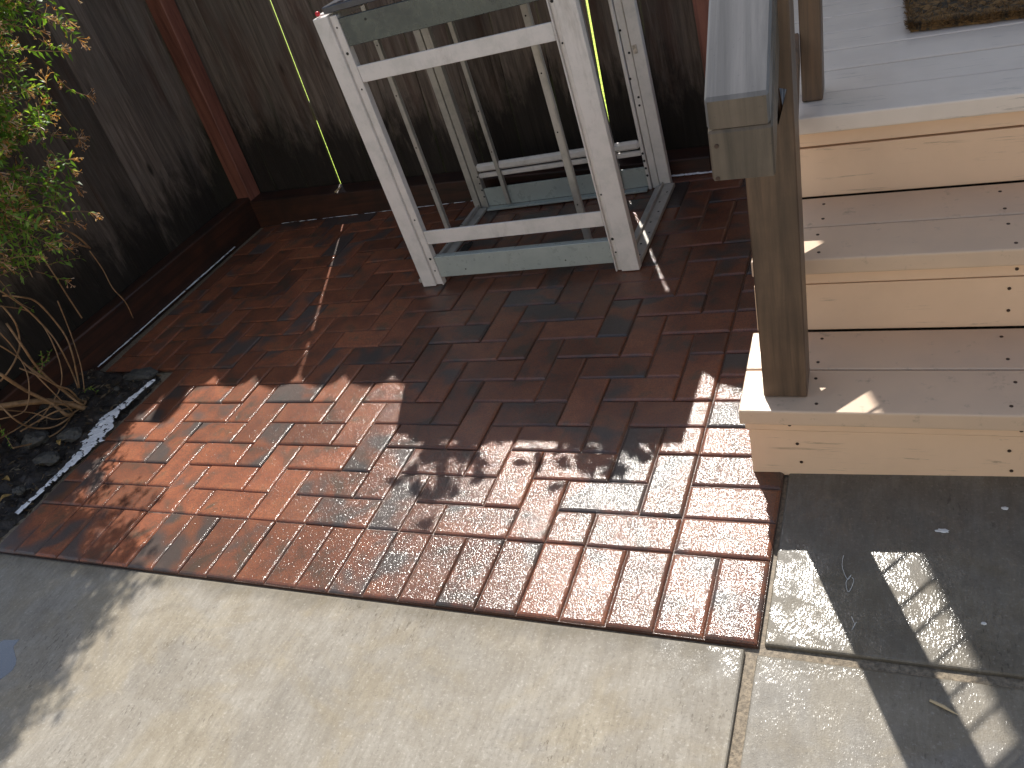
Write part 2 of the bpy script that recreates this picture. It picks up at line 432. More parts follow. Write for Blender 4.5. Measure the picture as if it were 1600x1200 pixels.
M['grass'] = mat_simple('lawn_green', (0.46, 0.62, 0.04), 0.8, 0.5, 30, bump=0.6, bd=0.02)
M['leaf'] = mat_leaf('jasmine_leaf', [(0.08, 0.17, 0.03), (0.14, 0.28, 0.05), (0.19, 0.35, 0.06), (0.30, 0.42, 0.09)], 0.5)
M['bud'] = mat_leaf('dried_bud', [(0.50, 0.26, 0.10), (0.55, 0.24, 0.06), (0.60, 0.42, 0.32), (0.70, 0.55, 0.45)], 0.35)
M['stem'] = mat_simple('tan_stem', (0.26, 0.15, 0.07), 0.6, 0.3, 40)
M['potleaf'] = mat_leaf('broad_leaf', [(0.03, 0.08, 0.02), (0.06, 0.13, 0.03), (0.09, 0.17, 0.04)], 0.15)
M['hedge'] = mat_leaf('neighbour_leaf', [(0.12, 0.22, 0.02), (0.20, 0.32, 0.03), (0.28, 0.38, 0.04)], 0.5)
M['litter'] = mat_leaf('bark_crumbs', [(0.02, 0.014, 0.01), (0.07, 0.045, 0.025), (0.16, 0.11, 0.06), (0.05, 0.035, 0.025), (0.24, 0.20, 0.14)], 0.05)
M['clay'] = mat_simple('clay_pot', (0.35, 0.13, 0.06), 0.7, 0.2)
M['yellowleaf'] = mat_simple('dry_yellow_leaf', (0.45, 0.30, 0.10), 0.6, 0.4, 60)
M['straw'] = mat_simple('pale_dry_twig', (0.45, 0.36, 0.22), 0.6, 0.2)
M['siding'] = mat_simple('pale_siding_paint', (0.60, 0.55, 0.47), 0.6, 0.1, 8)
M['whitetrim'] = mat_simple('white_trim_paint', (0.7, 0.7, 0.68), 0.5, 0.08, 8)
M['splat'] = mat_simple('dried_white_paint', (0.62, 0.62, 0.60), 0.7, 0.15, 120)
def mat_coir():
    t = NT('coir_fibre'); v = t.coord()
    n = t.noise(v, 55, 4, 0.7, 0.5)
    p = t.noise(t.mapping(v, (1, 1, 0)), 26, 2, 0.5, 1.5)
    c = t.ramp(n, [(0.3, (0.06, 0.03, 0.012)), (0.55, (0.22, 0.115, 0.035)), (0.75, (0.32, 0.18, 0.06))])
    c = t.mix(t.maprange(p, 0.5, 0.6, 0, 0.85), c, (0.035, 0.03, 0.02))
    return t.set(color=c, rough=0.85, normal=t.bump(n, 1, 0.006))
M['coir'] = mat_coir()
def mat_water():
    t = NT('standing_water'); v = t.geo()
    nb = t.bump(t.noise(v, 9, 2, 0.5), 0.05, 0.01)
    return t.set(color=(0.045, 0.042, 0.04), rough=0.03, spec=0.6, coat=1.0, coatr=0.02, normal=nb)
M['water'] = mat_water()

# ------------------------------------------------------------------ ground
def sheet(name, x0, x1, y0, y1, z, mat):
    bm = bmesh.new()
    vs = [bm.verts.new(c) for c in ((x0, y0, z), (x1, y0, z), (x1, y1, z), (x0, y1, z))]
    bm.faces.new(vs)
    return tag(bm_to(name, bm, mat), kind='structure')
sheet('ground', -120, 120, -120, 120, -0.16, M['soil'])
sheet('neighbour_lawn', -30, 30, 2.11, 40, 0.0, M['grass'])
# concrete slabs, with worn rounded edges along the control joints
def slab(name, x0, x1, y0, y1, mat, top=-0.005):
    bm = bmesh.new(); add_box(bm, x0, x1, y0, y1, -0.12, top, bev=0.006, seg=3)
    return tag(bm_to(name, bm, mat, smooth=False), kind='structure')
slab('concrete_patio', -6, -0.022, -7, -0.208, M['conc'])
slab('concrete_path', 0.0, 5.0, -7, -0.216, M['conc_pad'])
slab('concrete_landing', 0.010, 5.0, -0.194, 0.60, M['conc_pad'])
sheet('joint_dirt', -6, 5, -7, 2.1, -0.015, M['groove'])

# ------------------------------------------------------------------ brick paving
pav = None
bm = bmesh.new(); add_box(bm, -2.70, 0.0, 0.70, 1.90, -0.10, -0.006); add_box(bm, -2.30, 0.0, -0.200, 0.70, -0.10, -0.0065)
pav = tag(bm_to('brick_paving', bm, M['joint']), kind='structure')

brick_cache = {}
def brick_mesh(w, l):
    key = (round(w, 3), round(l, 3))
    if key in brick_cache: return brick_cache[key]
    g = 0.0014; ch = 0.0052; cz = 0.0046
    x, y = w / 2 - g, l / 2 - g
    bm = bmesh.new()
    lo = [bm.verts.new((sx * x, sy * y, -0.05)) for sx, sy in ((-1, -1), (1, -1), (1, 1), (-1, 1))]
    mi = [bm.verts.new((sx * x, sy * y, -cz)) for sx, sy in ((-1, -1), (1, -1), (1, 1), (-1, 1))]
    t1 = [bm.verts.new((sx * (x - ch * 0.55), sy * (y - ch * 0.55), -cz * 0.35)) for sx, sy in ((-1, -1), (1, -1), (1, 1), (-1, 1))]
    tp = [bm.verts.new((sx * (x - ch * 1.35), sy * (y - ch * 1.35), 0)) for sx, sy in ((-1, -1), (1, -1), (1, 1), (-1, 1))]
    for A, B in ((lo, mi), (mi, t1), (t1, tp)):
        for i in range(4): bm.faces.new((A[i], A[(i + 1) % 4], B[(i + 1) % 4], B[i]))
    bm.faces.new(tp); bm.faces.new(lo[::-1])
    me = bpy.data.meshes.new('brick'); bm.to_mesh(me); bm.free()
    me.materials.append(M['brick'])
    brick_cache[key] = me
    return me
RB = random.Random(5)
def brick(x0, x1, y0, y1):
    w, l = x1 - x0, y1 - y0
    if w < 0.02 or l < 0.02: return
    o = bpy.data.objects.new('brick', brick_mesh(w, l)); COL.objects.link(o)
    o.parent = pav
    o.location = ((x0 + x1) / 2 + RB.uniform(-.0006, .0006), (y0 + y1) / 2 + RB.uniform(-.0006, .0006), RB.uniform(-0.0019, 0.0012))
    o.rotation_euler = (RB.uniform(-.010, .010), RB.uniform(-.010, .010), RB.uniform(-.007, .007))
S = 0.1
def region(i, j):            # cell (i, j) spans X [(i-1)S, iS] shifted as below
    x = (i - 1) * S + S / 2 ; y = j * S + S / 2
    if x > -0.2: return False
    if y < 0 or y > 1.9: return False
    if y < 0.7 and x < -2.3: return False
    if x < -2.7: return False
    return True
YMAX = 1.885
done = set()
for j in range(0, 20):
    for i in range(-28, 0):
        if not region(i, j) or (i, j) in done: continue
        u = (i + 3 + j) % 4
        cells = [(i, j)]
        if u == 0 and region(i + 1, j): cells.append((i + 1, j))
        elif u == 2 and region(i, j + 1): cells.append((i, j + 1))
        elif u == 1 and region(i - 1, j): continue
        elif u == 3 and region(i, j - 1) and (i, j - 1) not in done: continue
        for c in cells: done.add(c)
        x0 = min((c[0] - 1) * S for c in cells); x1 = max(c[0] * S for c in cells)
        y0 = min(c[1] * S for c in cells); y1 = min(YMAX, max((c[1] + 1) * S for c in cells))
        brick(x0, x1, y0, y1)
for k in range(23): brick(-(k + 1) * S, -k * S, -0.2, 0.0)           # soldier course
for k in range(19): brick(-0.2, 0.0, k * S, min(YMAX, (k + 1) * S))    # border along the steps

# ------------------------------------------------------------------ fence frame (u along, v back, h up)
UP = Vector((0.048, 0.025, 0.9985)); EX = Vector((1, -0.022, 0)); EY = Vector((0.022, 1, 0)); FO = Vector((-2.7, 1.9, 0))
def F(p): return FO + EX * p[0] + EY * p[1] + UP * p[2]
FH = 1.775
def board_poly(u0, u1, h0, h1, cw, chh):
    return [(u0, h0), (u1, h0), (u1, h1 - chh), (u1 - cw * 0.35, h1 - chh * 0.35), (u1 - cw, h1), (u0 + cw, h1), (u0 + cw * 0.35, h1 - chh * 0.35), (u0, h1 - chh)]
RF = random.Random(21)
back_fence = empty('board_fence', F((1.1, 0.11, 0)), 'dark weathered dog-eared board fence along the back of the brick patio', 'fence')
edges = {0: (0.058, 0.058)}
gaps_w = {0.458: 0.0115, 1.855: 0.0125}
gu = [-0.13, 0.058, 0.258, 0.458, 0.655, 0.855, 1.057, 1.258, 1.455, 1.655, 1.855, 2.055, 2.285]
for k in range(len(gu) - 1):
    gw0 = gaps_w.get(gu[k], 0.0032) / 2; gw1 = gaps_w.get(gu[k + 1], 0.0032) / 2
    u0 = gu[k] + gw0; u1 = gu[k + 1] - gw1
    vv = 0.11 + RF.uniform(0, 0.004)
    bm = bmesh.new()
    prism(bm, board_poly(u0, u1, -0.15, FH + RF.uniform(-0.008, 0.008), 0.086, 0.080), 'y', vv, vv + 0.016, lambda c: F((c.x, c.y, c.z)), bev=0.0015)
    bm_to('fence_board', bm, M['fence'], back_fence, F(((u0 + u1) / 2, vv, 0)))
for h in (0.35, 1.45):
    bm = bmesh.new(); add_box(bm, -0.1, 2.25, 0.130, 0.168, h, h + 0.085, lambda c: F((c.x, c.y, c.z)))
    # rails stand behind the boards and are notched at the wide gaps so daylight comes through
    bm.free()
for (a, b) in ((-0.12, 0.44), (0.475, 1.83), (1.88, 2.25)):
    for h in (0.42, 1.42):
        bm = bmesh.new(); add_box(bm, a, b, 0.131, 0.169, h, h + 0.085, lambda c: F((c.x, c.y, c.z)))
        bm_to('fence_rail', bm, M['fence'], back_fence, F(((a + b) / 2, 0.15, h)))
bm = bmesh.new(); add_box(bm, -0.122, -0.035, 0.015, 0.098, -0.15, 1.9, lambda c: F((c.x, c.y, c.z)), bev=0.004)
tag(bm_to('fence_post', bm, M['fencepost'], back_fence, F((-0.08, 0.05, 0))), 'red-brown corner post')
# left fence
left_fence = empty('board_fence', F((-0.14, -1.2, 0)), 'dark board fence on the left side, running behind the flowering shrub', 'fence')
vs_ = [0.10 - 0.2 * k for k in range(11)]
for k in range(len(vs_) - 1):
    v1 = vs_[k] - 0.001; v0 = vs_[k + 1] + 0.001 + (0.001 if k % 3 else 0.0)
    uu = -0.135 - RF.uniform(0, 0.006)
    bm = bmesh.new()
    prism(bm, board_poly(v0, v1, -0.15, FH + RF.uniform(-0.008, 0.008), 0.086, 0.080), 'x', uu - 0.016, uu, lambda c: F((c.x, c.y, c.z)), bev=0.0015)
    bm_to('fence_board', bm, M['fence'], left_fence, F((uu, (v0 + v1) / 2, 0)))
for h in (0.42, 1.42):
    bm = bmesh.new(); add_box(bm, -0.200, -0.160, -1.9, 0.1, h, h + 0.085, lambda c: F((c.x, c.y, c.z)))
    bm_to('fence_rail', bm, M['fence'], left_fence, F((-0.18, -1.6, h)))
# kerb timbers
bm = bmesh.new()
b2 = bmesh.new(); add_box(b2, -0.04, 2.27, 0.0, 0.105, -0.1, 0.10, bev=0.004)
for v in b2.verts:
    if v.co.z > 0: v.co.z += 0.030 - 0.030 * v.co.x
merge(bm, b2, lambda c: F((c.x, c.y, c.z)))
kb = tag(bm_to('edging_timber', bm, M['kerb'], None, F((1.1, 0.05, 0))), 'wet red-brown edging timber lying at the foot of the back fence', 'timber')
bm = bmesh.new(); add_box(bm, -0.13, -0.042, -1.9, 0.10, -0.1, 0.15, lambda c: F((c.x, c.y, c.z)), bev=0.005)
tag(bm_to('edging_timber', bm, M['kerb_y'], None, F((-0.08, -1.6, 0))), 'wet red-brown edging timber lying at the foot of the left fence', 'timber')

# neighbour's planting behind the fence, seen through the gaps
def leaf_quads(bm, c, d, n, L, W, fold=0.25):
    """folded 4-tri leaf from c along d, normal n"""
    s = d.cross(n).normalized()
    a = bm.verts.new(c); m = bm.verts.new(c + d * L * 0.5 + n * L * 0.05); e = bm.verts.new(c + d * L - n * L * 0.1)
    l = bm.verts.new(c + d * L * 0.45 + s * W * 0.5 + n * W * fold); r = bm.verts.new(c + d * L * 0.45 - s * W * 0.5 + n * W * fold)
    bm.faces.new((a, r, m)); bm.faces.new((r, e, m)); bm.faces.new((a, m, l)); bm.faces.new((m, e, l))
def rdir(rr):
    while True:
        v = Vector((rr.uniform(-1, 1), rr.uniform(-1, 1), rr.uniform(-1, 1)))
        if 0.05 < v.length < 1: return v.normalized()
# ------------------------------------------------------------------ house wall at the back right
HX0 = -0.39
house = empty('house', (1.8, 1.95, 0), 'house wall with lapped siding rising beyond the deck and back fence', 'house')
zz = 0.0; k = 0
while zz < 4.4:
    bm = bmesh.new()
    prism(bm, [(1.93, zz), (1.948, zz + 0.2), (1.97, zz + 0.2), (1.97, zz)], 'x', HX0 + 0.05, 4.5)
    if zz > 0.6 and zz < 2.6:
        bm.free(); bm = bmesh.new()
        prism(bm, [(1.93, zz), (1.948, zz + 0.2), (1.97, zz + 0.2), (1.97, zz)], 'x', HX0 + 0.05, 0.22)
        prism(bm, [(1.93, zz), (1.948, zz + 0.2), (1.97, zz + 0.2), (1.97, zz)], 'x', 1.32, 4.5)
    bm_to('siding_board', bm, M['siding'], house, (1.8, 1.95, zz)); zz += 0.2
bm = bmesh.new(); add_box(bm, HX0 + 0.05, 4.5, 1.975, 2.09, 0, 4.4); bm_to('wall', bm, M['siding'], house, (1.8, 2.03, 0))
bm = bmesh.new(); add_box(bm, HX0 - 0.02, HX0 + 0.05, 1.905, 2.09, -0.1, 4.4); bm_to('corner_trim', bm, M['fencepost'], house, (HX0, 2.0, 0))
bm = bmesh.new(); add_box(bm, 0.24, 1.30, 1.952, 1.972, 0.64, 2.6); add_box(bm, 0.24, 0.33, 1.915, 1.952, 0.64, 2.6); add_box(bm, 1.21, 1.30, 1.915, 1.952, 0.64, 2.6)
dr = bm_to('door', bm, M['whitetrim'], house, (0.77, 1.94, 0.64))

# ------------------------------------------------------------------ unseen pale wall, added behind the viewpoint to bounce sunlight onto front faces
bwall = empty('bounce_wall', (-0.5, -4.6, 0), 'unseen pale wall added behind the viewpoint to bounce sunlight', 'wall')
bm = bmesh.new(); add_box(bm, -5.8, 4.8, -4.75, -4.6, -0.1, 2.7, bev=0.01); bm_to('wall', bm, M['siding'], bwall, (-0.5, -4.67, 0))
bm = bmesh.new(); add_box(bm, -5.85, 4.85, -4.79, -4.56, 2.702, 2.76, bev=0.008); bm_to('coping', bm, M['whitetrim'], bwall, (-0.5, -4.67, 2.7))

# ------------------------------------------------------------------ steps and deck (frame S)
SR = Matrix(((0.998450, -0.028783, 0.047640), (0.027614, 0.999305, 0.025030), (-0.048328, -0.023676, 0.998551)))
SO = Vector((0, 0.246, 0))
def Sx(p): return SR @ (Vector(p) - SO) + SO
SM = Matrix.Translation(SO) @ SR.to_4x4() @ Matrix.Translation(-SO)
def s_empty(name, base, label, cat):
    o = empty(name, (0, 0, 0), label, cat)
    o.matrix_world = SM @ Matrix.Translation(Vector(base))
    o['_b'] = list(base)
    return o
def s_part(name, bm, mat, par):
    """bm given in frame-S coordinates; the parent sits at its base in the same frame"""
    b = Vector(par['_b'])
    c = sum((v.co for v in bm.verts), Vector()) / len(bm.verts)
    for v in bm.verts: v.co -= c
    bmesh.ops.recalc_face_normals(bm, faces=bm.faces[:])
    me = bpy.data.meshes.new(name); bm.to_mesh(me); bm.free()
    return mesh_obj(name, me, mat, par, c - b), c
Y0, RISE, RUN, OV, TOP1 = 0.2515, 0.2092, 0.2473, 0.044, 0.2103
XR = 2.2
steps = s_empty('wooden_steps', (0.9, Y0, 0), 'tan painted wooden steps climbing from the concrete landing to the deck', 'steps')
screw_me = None
def screw_mesh():
    global screw_me
    if screw_me: return screw_me
    bm = bmesh.new(); bmesh.ops.create_circle(bm, cap_ends=True, radius=0.0036, segments=8)
    e = bmesh.ops.extrude_face_region(bm, geom=bm.faces[:])
    bmesh.ops.translate(bm, verts=[v for v in e['geom'] if isinstance(v, bmesh.types.BMVert)], vec=(0, 0, 0.0012))
    bmesh.ops.recalc_face_normals(bm, faces=bm.faces[:])
    screw_me = bpy.data.meshes.new('screw'); bm.to_mesh(screw_me); bm.free(); screw_me.materials.append(M['screw'])
    return screw_me
def screw(par, c, pos, face='top'):
    o = bpy.data.objects.new('screw', screw_mesh()); COL.objects.link(o); o.parent = par
    o.location = Vector(pos) - c
    if face == 'front': o.rotation_euler = (math.pi / 2, 0, 0)
    return o
RS = random.Random(9)
def bent_box(bm, x0, x1, y0, y1, z0, z1, bev=0.003, seg=2):
    add_box(bm, x0, x1, y0, y1, z0, z1, bev=bev, seg=seg)
for n in range(3):
    top = TOP1 + RISE * n; yf = Y0 + RUN * n
    xl = -0.0765 if n == 0 else -0.062
    if n < 2:
        half = (RUN + OV) / 2
        for k in range(2):
            a = yf - OV + k * half; b = a + half - 0.004
            bm = bmesh.new(); add_box(bm, xl, XR, a, b, top - 0.038, top, bev=0.0045, seg=3)
            pl, c = s_part('tread_plank', bm, M['tread'], steps)
            for sx in (0.076, 0.425, 0.77, 1.1):
                for yy in (a + 0.028, b - 0.035):
                    screw(pl, c, (sx + RS.uniform(-.008, .008), yy + RS.uniform(-.006, .006), top - 0.0004))
    # trim strip below the nosing, then the riser board
    if n < 2:
        bm = bmesh.new(); add_box(bm, xl + 0.005, XR, yf - 0.010, yf + 0.012, top - 0.080, top - 0.0395, bev=0.002, seg=2)
        tr, c = s_part('trim_strip', bm, M['riser'], steps)
        for sx in (0.02, 0.44): screw(tr, c, (sx, yf - 0.0102, top - 0.064), 'front')
    bm = bmesh.new()
    b2 = bmesh.new(); add_box(b2, -0.066, XR, yf, yf + 0.02, max(top - RISE, 0) - (0.012 if n == 0 else -0.001), top - 0.0885, bev=0.0025, seg=2)
    for v in b2.verts:   # uneven top edge of the boards
        pass
    merge(bm, b2)
    ri, c = s_part('riser_board', bm, M['riser'], steps)
    if n < 2:
        for sx in (0.035, 0.43, 1.0):
            for zz in (top - 0.125, top - 0.178): screw(ri, c, (sx + RS.uniform(-.006, .006), yf - 0.0004, zz - (0.0 if n == 0 else -0.01)), 'front')
# side stringer: saw-tooth board closing the left side
pts = [(Y0 + 0.022, -0.03)]
for n in range(3):
    pts.append((Y0 + RUN * n + 0.022, TOP1 + RISE * n - 0.040)); pts.append((Y0 + RUN * (n + 1) + 0.022, TOP1 + RISE * n - 0.040))
pts = pts[:-1] + [(Y0 + RUN * 2 + 0.20, TOP1 + 2 * RISE - 0.045), (Y0 + RUN * 2 + 0.20, -0.03)]
bm = bmesh.new(); prism(bm, pts, 'x', -0.062, -0.03); s_part('side_stringer', bm, M['riser'], steps)
# deck
DZ = TOP1 + 2 * RISE; DY = Y0 + 2 * RUN - OV
deck = s_empty('deck', (0.9, 1.3, 0), 'grey-beige painted plank deck at the top of the steps, under the doormat', 'deck')
bm = bmesh.new(); add_box(bm, -0.0765, XR, DY + OV - 0.010, DY + OV + 0.03, DZ - 0.080, DZ - 0.0395, bev=0.002, seg=2); s_part('trim_strip', bm, M['riser'], deck)
y = DY; k = 0
while y < 1.93:
    b = min(y + 0.142, 1.97)
    bm = bmesh.new(); add_box(bm, -0.0765, XR, y, b, DZ - 0.038, DZ + (0.0 if k == 0 else RS.uniform(-0.0012, 0.0012)), bev=0.0045, seg=3)
    s_part('deck_plank', bm, M['tread'] if k < 0 else M['deck'], deck)
    y = b + 0.007; k += 1
bm = bmesh.new(); add_box(bm, -0.05, -0.03, DY + 0.3, 1.95, -0.05, DZ - 0.04); s_part('skirt_board', bm, M['riser'], deck)
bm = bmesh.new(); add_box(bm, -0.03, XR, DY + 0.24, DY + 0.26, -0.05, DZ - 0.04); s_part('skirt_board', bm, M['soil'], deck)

# railing: two posts, sloping handrail made of a cap on a beam, a lower rail and thin sloping rods
railing = s_empty('stair_railing', (0.014, 0.5, TOP1), 'dark brown wooden stair railing with a thick grey handrail, left of the steps', 'railing')
PX0, PX1, PY0, PY1 = -0.0290, 0.0570, 0.2532, 0.3440
bm = bmesh.new()
prism(bm, [(PX0, TOP1 + 0.001), (PX1, TOP1 + 0.001), (PX1, 1.50), (0.0290, 1.50), (0.0295, 0.856), (0.0516, 0.853), (0.0300, 0.779), (0.018, 0.905), (PX0, 0.905)], 'y', PY0, PY1, bev=0.0025)
post, c = s_part('post', bm, M['post'], railing)
SL = RISE / RUN
def sloped(x0, x1, ya, yb, zb0, zt0, mat, name, bev=0.003):
    """board following the stair slope, vertical end cuts; zb0/zt0 are heights at ya"""
    bm = bmesh.new()
    prism(bm, [(ya, zb0), (yb, zb0 + SL * (yb - ya)), (yb, zt0 + SL * (yb - ya)), (ya, zt0)], 'x', x0, x1, bev=bev)
    return s_part(name, bm, mat, railing)
sloped(-0.0545, 0.0385, 0.085, 1.05, 0.8585, 0.9085, M['rail'], 'handrail_cap', 0.004)
cap = [o for o in railing.children if o.name.startswith('handrail_cap')][0]
cap.data.materials.append(M['rail_end'])
for f_ in cap.data.polygons:
    if abs(f_.normal.y) > 0.95: f_.material_index = 1      # sawn ends: end grain, darkened further with painted shade
hb, c = sloped(-0.0545, 0.0405, 0.087, 1.05, 0.7755, 0.8575, M['rail_end'], 'handrail_beam', 0.003)
screw(hb, c, (-0.043, 0.0868, 0.835), 'front')
screw(hb, c, (-0.046, 0.0868, 0.782), 'front')
# second post up on the deck
bm = bmesh.new(); add_box(bm, 0.030, 0.0745, 0.795, 0.875, DZ + 0.001, 2.05, bev=0.003)
s_part('post', bm, M['post'], railing)
# lower rail beside the first post, running up to the second post
sloped(0.002, 0.030, 0.3445, 0.793, 0.343, 0.406, M['post'], 'lower_rail', 0.002)
for I in (0.085, -0.022, -0.102, -0.19, -0.272, -0.355, -0.441):
    z0 = (0.906 - I) / 1.181; yy = 0.6
    bm = bmesh.new()
    tube(bm, [(0.014, 0.30, z0 + SL * (0.30 - yy)), (0.014, 0.80, z0 + SL * (0.80 - yy))], 0.0036, 6)
    s_part('rail_rod', bm, M['cable'], railing)
# doormat
mat_ = s_empty('doormat', (0.72, 1.40, DZ), 'brown and black coir doormat lying on the deck planks', 'doormat')
bm = bmesh.new()
def matpt(x, y, z): 
    return (x, y - (x - 0.26) * 0.088, z)
N_, K_ = 70, 36
x0, x1, y0, y1 = 0.262, 1.16, 1.192, 1.66
grid = [[bm.verts.new(matpt(x0 + (x1 - x0) * i / N_ + (R.uniform(-.004, .004)), y0 + (y1 - y0) * j / K_ + R.uniform(-.004, .004), DZ + 0.0025 + 0.020 + R.uniform(-.006, .004))) for j in range(K_ + 1)] for i in range(N_ + 1)]
for i in range(N_):
    for j in range(K_): bm.faces.new((grid[i][j], grid[i + 1][j], grid[i + 1][j + 1], grid[i][j + 1]))
def skirt(vs):
    lo = [bm.verts.new((v.co.x, v.co.y, DZ + 0.0015)) for v in vs]
    for a in range(len(vs) - 1): bm.faces.new((vs[a], lo[a], lo[a + 1], vs[a + 1]))
skirt([grid[i][0] for i in range(N_ + 1)]); skirt([grid[0][j] for j in range(K_, -1, -1)])
skirt([grid[N_][j] for j in range(K_ + 1)]); skirt([grid[i][K_] for i in range(N_, -1, -1)])
s_part('mat_base', bm, M['coir'], mat_)
bm = bmesh.new()
for k in range(9000):
    x = R.uniform(x0, x0 + 0.5); yb_ = R.uniform(y0, y1)
    if k % 5 == 0: yb_ = y0 + R.uniform(-0.003, 0.004)
    if k % 11 == 0: x = x0 + R.uniform(-0.004, 0.003)
    p = Vector(matpt(x, yb_, DZ + R.uniform(0.006, 0.022))); d = Vector((R.uniform(-1, 1), R.uniform(-1.2, 1), R.uniform(0.1, 1))).normalized() * 0.014
    s = rdir(R) * 0.0012
    bm.faces.new([bm.verts.new(q) for q in (p - s, p + s, p + d + s * .6, p + d - s * .6)])
fb, _c = s_part('fibres', bm, M['coir'], mat_); tag(fb, kind='stuff')

# ------------------------------------------------------------------ metal frame on the paving
frame = empty('metal_frame', (-0.97, 1.46, 0), 'tall pale aluminium box frame standing on the wet bricks before the fence', 'frame')
FOg = (-0.97, 1.46, 0)
def fpart(name, boxes, mat, bev=0.0015, par=None, label=None):
    bm = bmesh.new()
    for b in boxes: add_box(bm, *b, bev=bev)
    c = sum((v.co for v in bm.verts), Vector()) / len(bm.verts)
    o = bm_to(name, bm, mat, frame, c)
    if label: o['label'] = label
    return o
hole_me = None
def hole(par, pos, axis='y', r=0.004):
    """a dark drilled hole: a shallow dark plug standing 0.4 mm off the metal"""
    bm = bmesh.new(); bmesh.ops.create_circle(bm, cap_ends=True, radius=r, segments=8)
    rot = {'y': Matrix.Rotation(math.pi / 2, 3, 'X'), 'x': Matrix.Rotation(math.pi / 2, 3, 'Y'), 'z': Matrix.Identity(3)}[axis]
    e = bmesh.ops.extrude_face_region(bm, geom=bm.faces[:]); bmesh.ops.translate(bm, verts=[v for v in e['geom'] if isinstance(v, bmesh.types.BMVert)], vec=(0, 0, 0.0006))
    for v in bm.verts: v.co = rot @ v.co
    bmesh.ops.recalc_face_normals(bm, faces=bm.faces[:])
    me = bpy.data.meshes.new('screw_hole'); bm.to_mesh(me); bm.free(); me.materials.append(M['hole'])
    o = bpy.data.objects.new('screw_hole', me); COL.objects.link(o); o.parent = par
    o.location = Vector(pos) - Vector(FOg) - par.location
HT = 0.980
FY, BY = 1.166, 1.765
# front uprights: broad face + recessed channel with a thin lip towards the opening
ul = fpart('upright', [(-1.392, -1.337, FY, FY + 0.030, 0.001, HT), (-1.337, -1.309, FY + 0.010, FY + 0.028, 0.001, HT - 0.004), (-1.309, -1.304, FY + 0.001, FY + 0.028, 0.001, HT - 0.004)], M['alu'])
ur = fpart('upright', [(-0.612, -0.550, FY, FY + 0.030, 0.001, HT), (-0.628, -0.612, FY + 0.010, FY + 0.028, 0.001, HT - 0.004), (-0.633, -0.628, FY + 0.001, FY + 0.028, 0.001, HT - 0.004)], M['alu'])
for z in (0.06, 0.11, 0.27, 0.745, 0.86, 0.94):
    hole(ul, (-1.323, FY + 0.0096, z), 'y', 0.0032 if z not in (0.11, 0.86) else 0.005)
    hole(ur, (-0.620, FY + 0.0096, z + 0.01), 'y', 0.0032 if z not in (0.11, 0.86) else 0.005)
# rear uprights: twin profile with groove
bl = fpart('upright', [(-1.420, -1.392, BY, BY + 0.03, 0.001, HT), (-1.389, -1.365, BY + 0.004, BY + 0.026, 0.001, HT - 0.004), (-1.362, -1.352, BY - 0.004, BY + 0.026, 0.001, HT - 0.004)], M['alu_d'])
br_ = fpart('upright', [(-0.610, -0.568, BY, BY + 0.03, 0.001, HT), (-0.640, -0.613, BY + 0.004, BY + 0.026, 0.001, HT - 0.004), (-0.655, -0.643, BY - 0.004, BY + 0.026, 0.001, HT - 0.004)], M['alu'])
for z in (0.33, 0.36, 0.43, 0.52, 0.60): hole(br_, (-0.63 + 0.008 * math.sin(z * 40), BY + 0.0036, z), 'y', 0.0045)
for z in (0.06, 0.09, 0.12, 0.15):
    hole(br_, (-0.649, BY - 0.0044, z), 'y', 0.005); hole(bl, (-1.357, BY - 0.0044, z), 'y', 0.004)
tag(fpart('latch', [(-0.604, -0.590, BY - 0.006, BY, 0.515, 0.545)], M['rust']), 'small rusty latch plate')
# front cross members
p = fpart('top_rail', [(-1.303, -0.634, FY + 0.004, FY + 0.014, 0.880, 0.966)], M['alu_m'], label='dark shiny top rail')
hole(p, (-1.21, FY + 0.0036, 0.945))
fpart('cross_slat', [(-1.303, -0.634, FY + 0.002, FY + 0.010, 0.7665, 0.8185)], M['alu'])
fpart('cross_slat', [(-1.303, -0.634, FY + 0.002, FY + 0.010, 0.1730, 0.2255)], M['alu'])
bp = fpart('base_plate', [(-1.303, -0.634, FY + 0.004, FY + 0.014, 0.034, 0.118), (-1.303, -0.634, FY + 0.014, FY + 0.03, 0.112, 0.118)], M['alu_g'])
for x in (-1.19, -0.80): hole(bp, (x, FY + 0.0036, 0.060), 'y', 0.003)
# rear cross members
fpart('rear_tube', [(-1.352, -0.656, BY - 0.008, BY + 0.016, 0.168, 0.202)], M['alu'], bev=0.009)
fpart('rear_tube', [(-1.352, -0.656, BY - 0.002, BY + 0.014, 0.140, 0.160)], M['alu'], bev=0.004)
fpart('base_plate', [(-1.352, -0.656, BY + 0.002, BY + 0.010, 0.012, 0.092), (-1.352, -0.656, BY - 0.030, BY + 0.002, 0.004, 0.012)], M['alu_g'])
fpart('top_rail', [(-1.352, -0.656, BY + 0.002, BY + 0.010, 0.90, 0.966)], M['alu_d'])
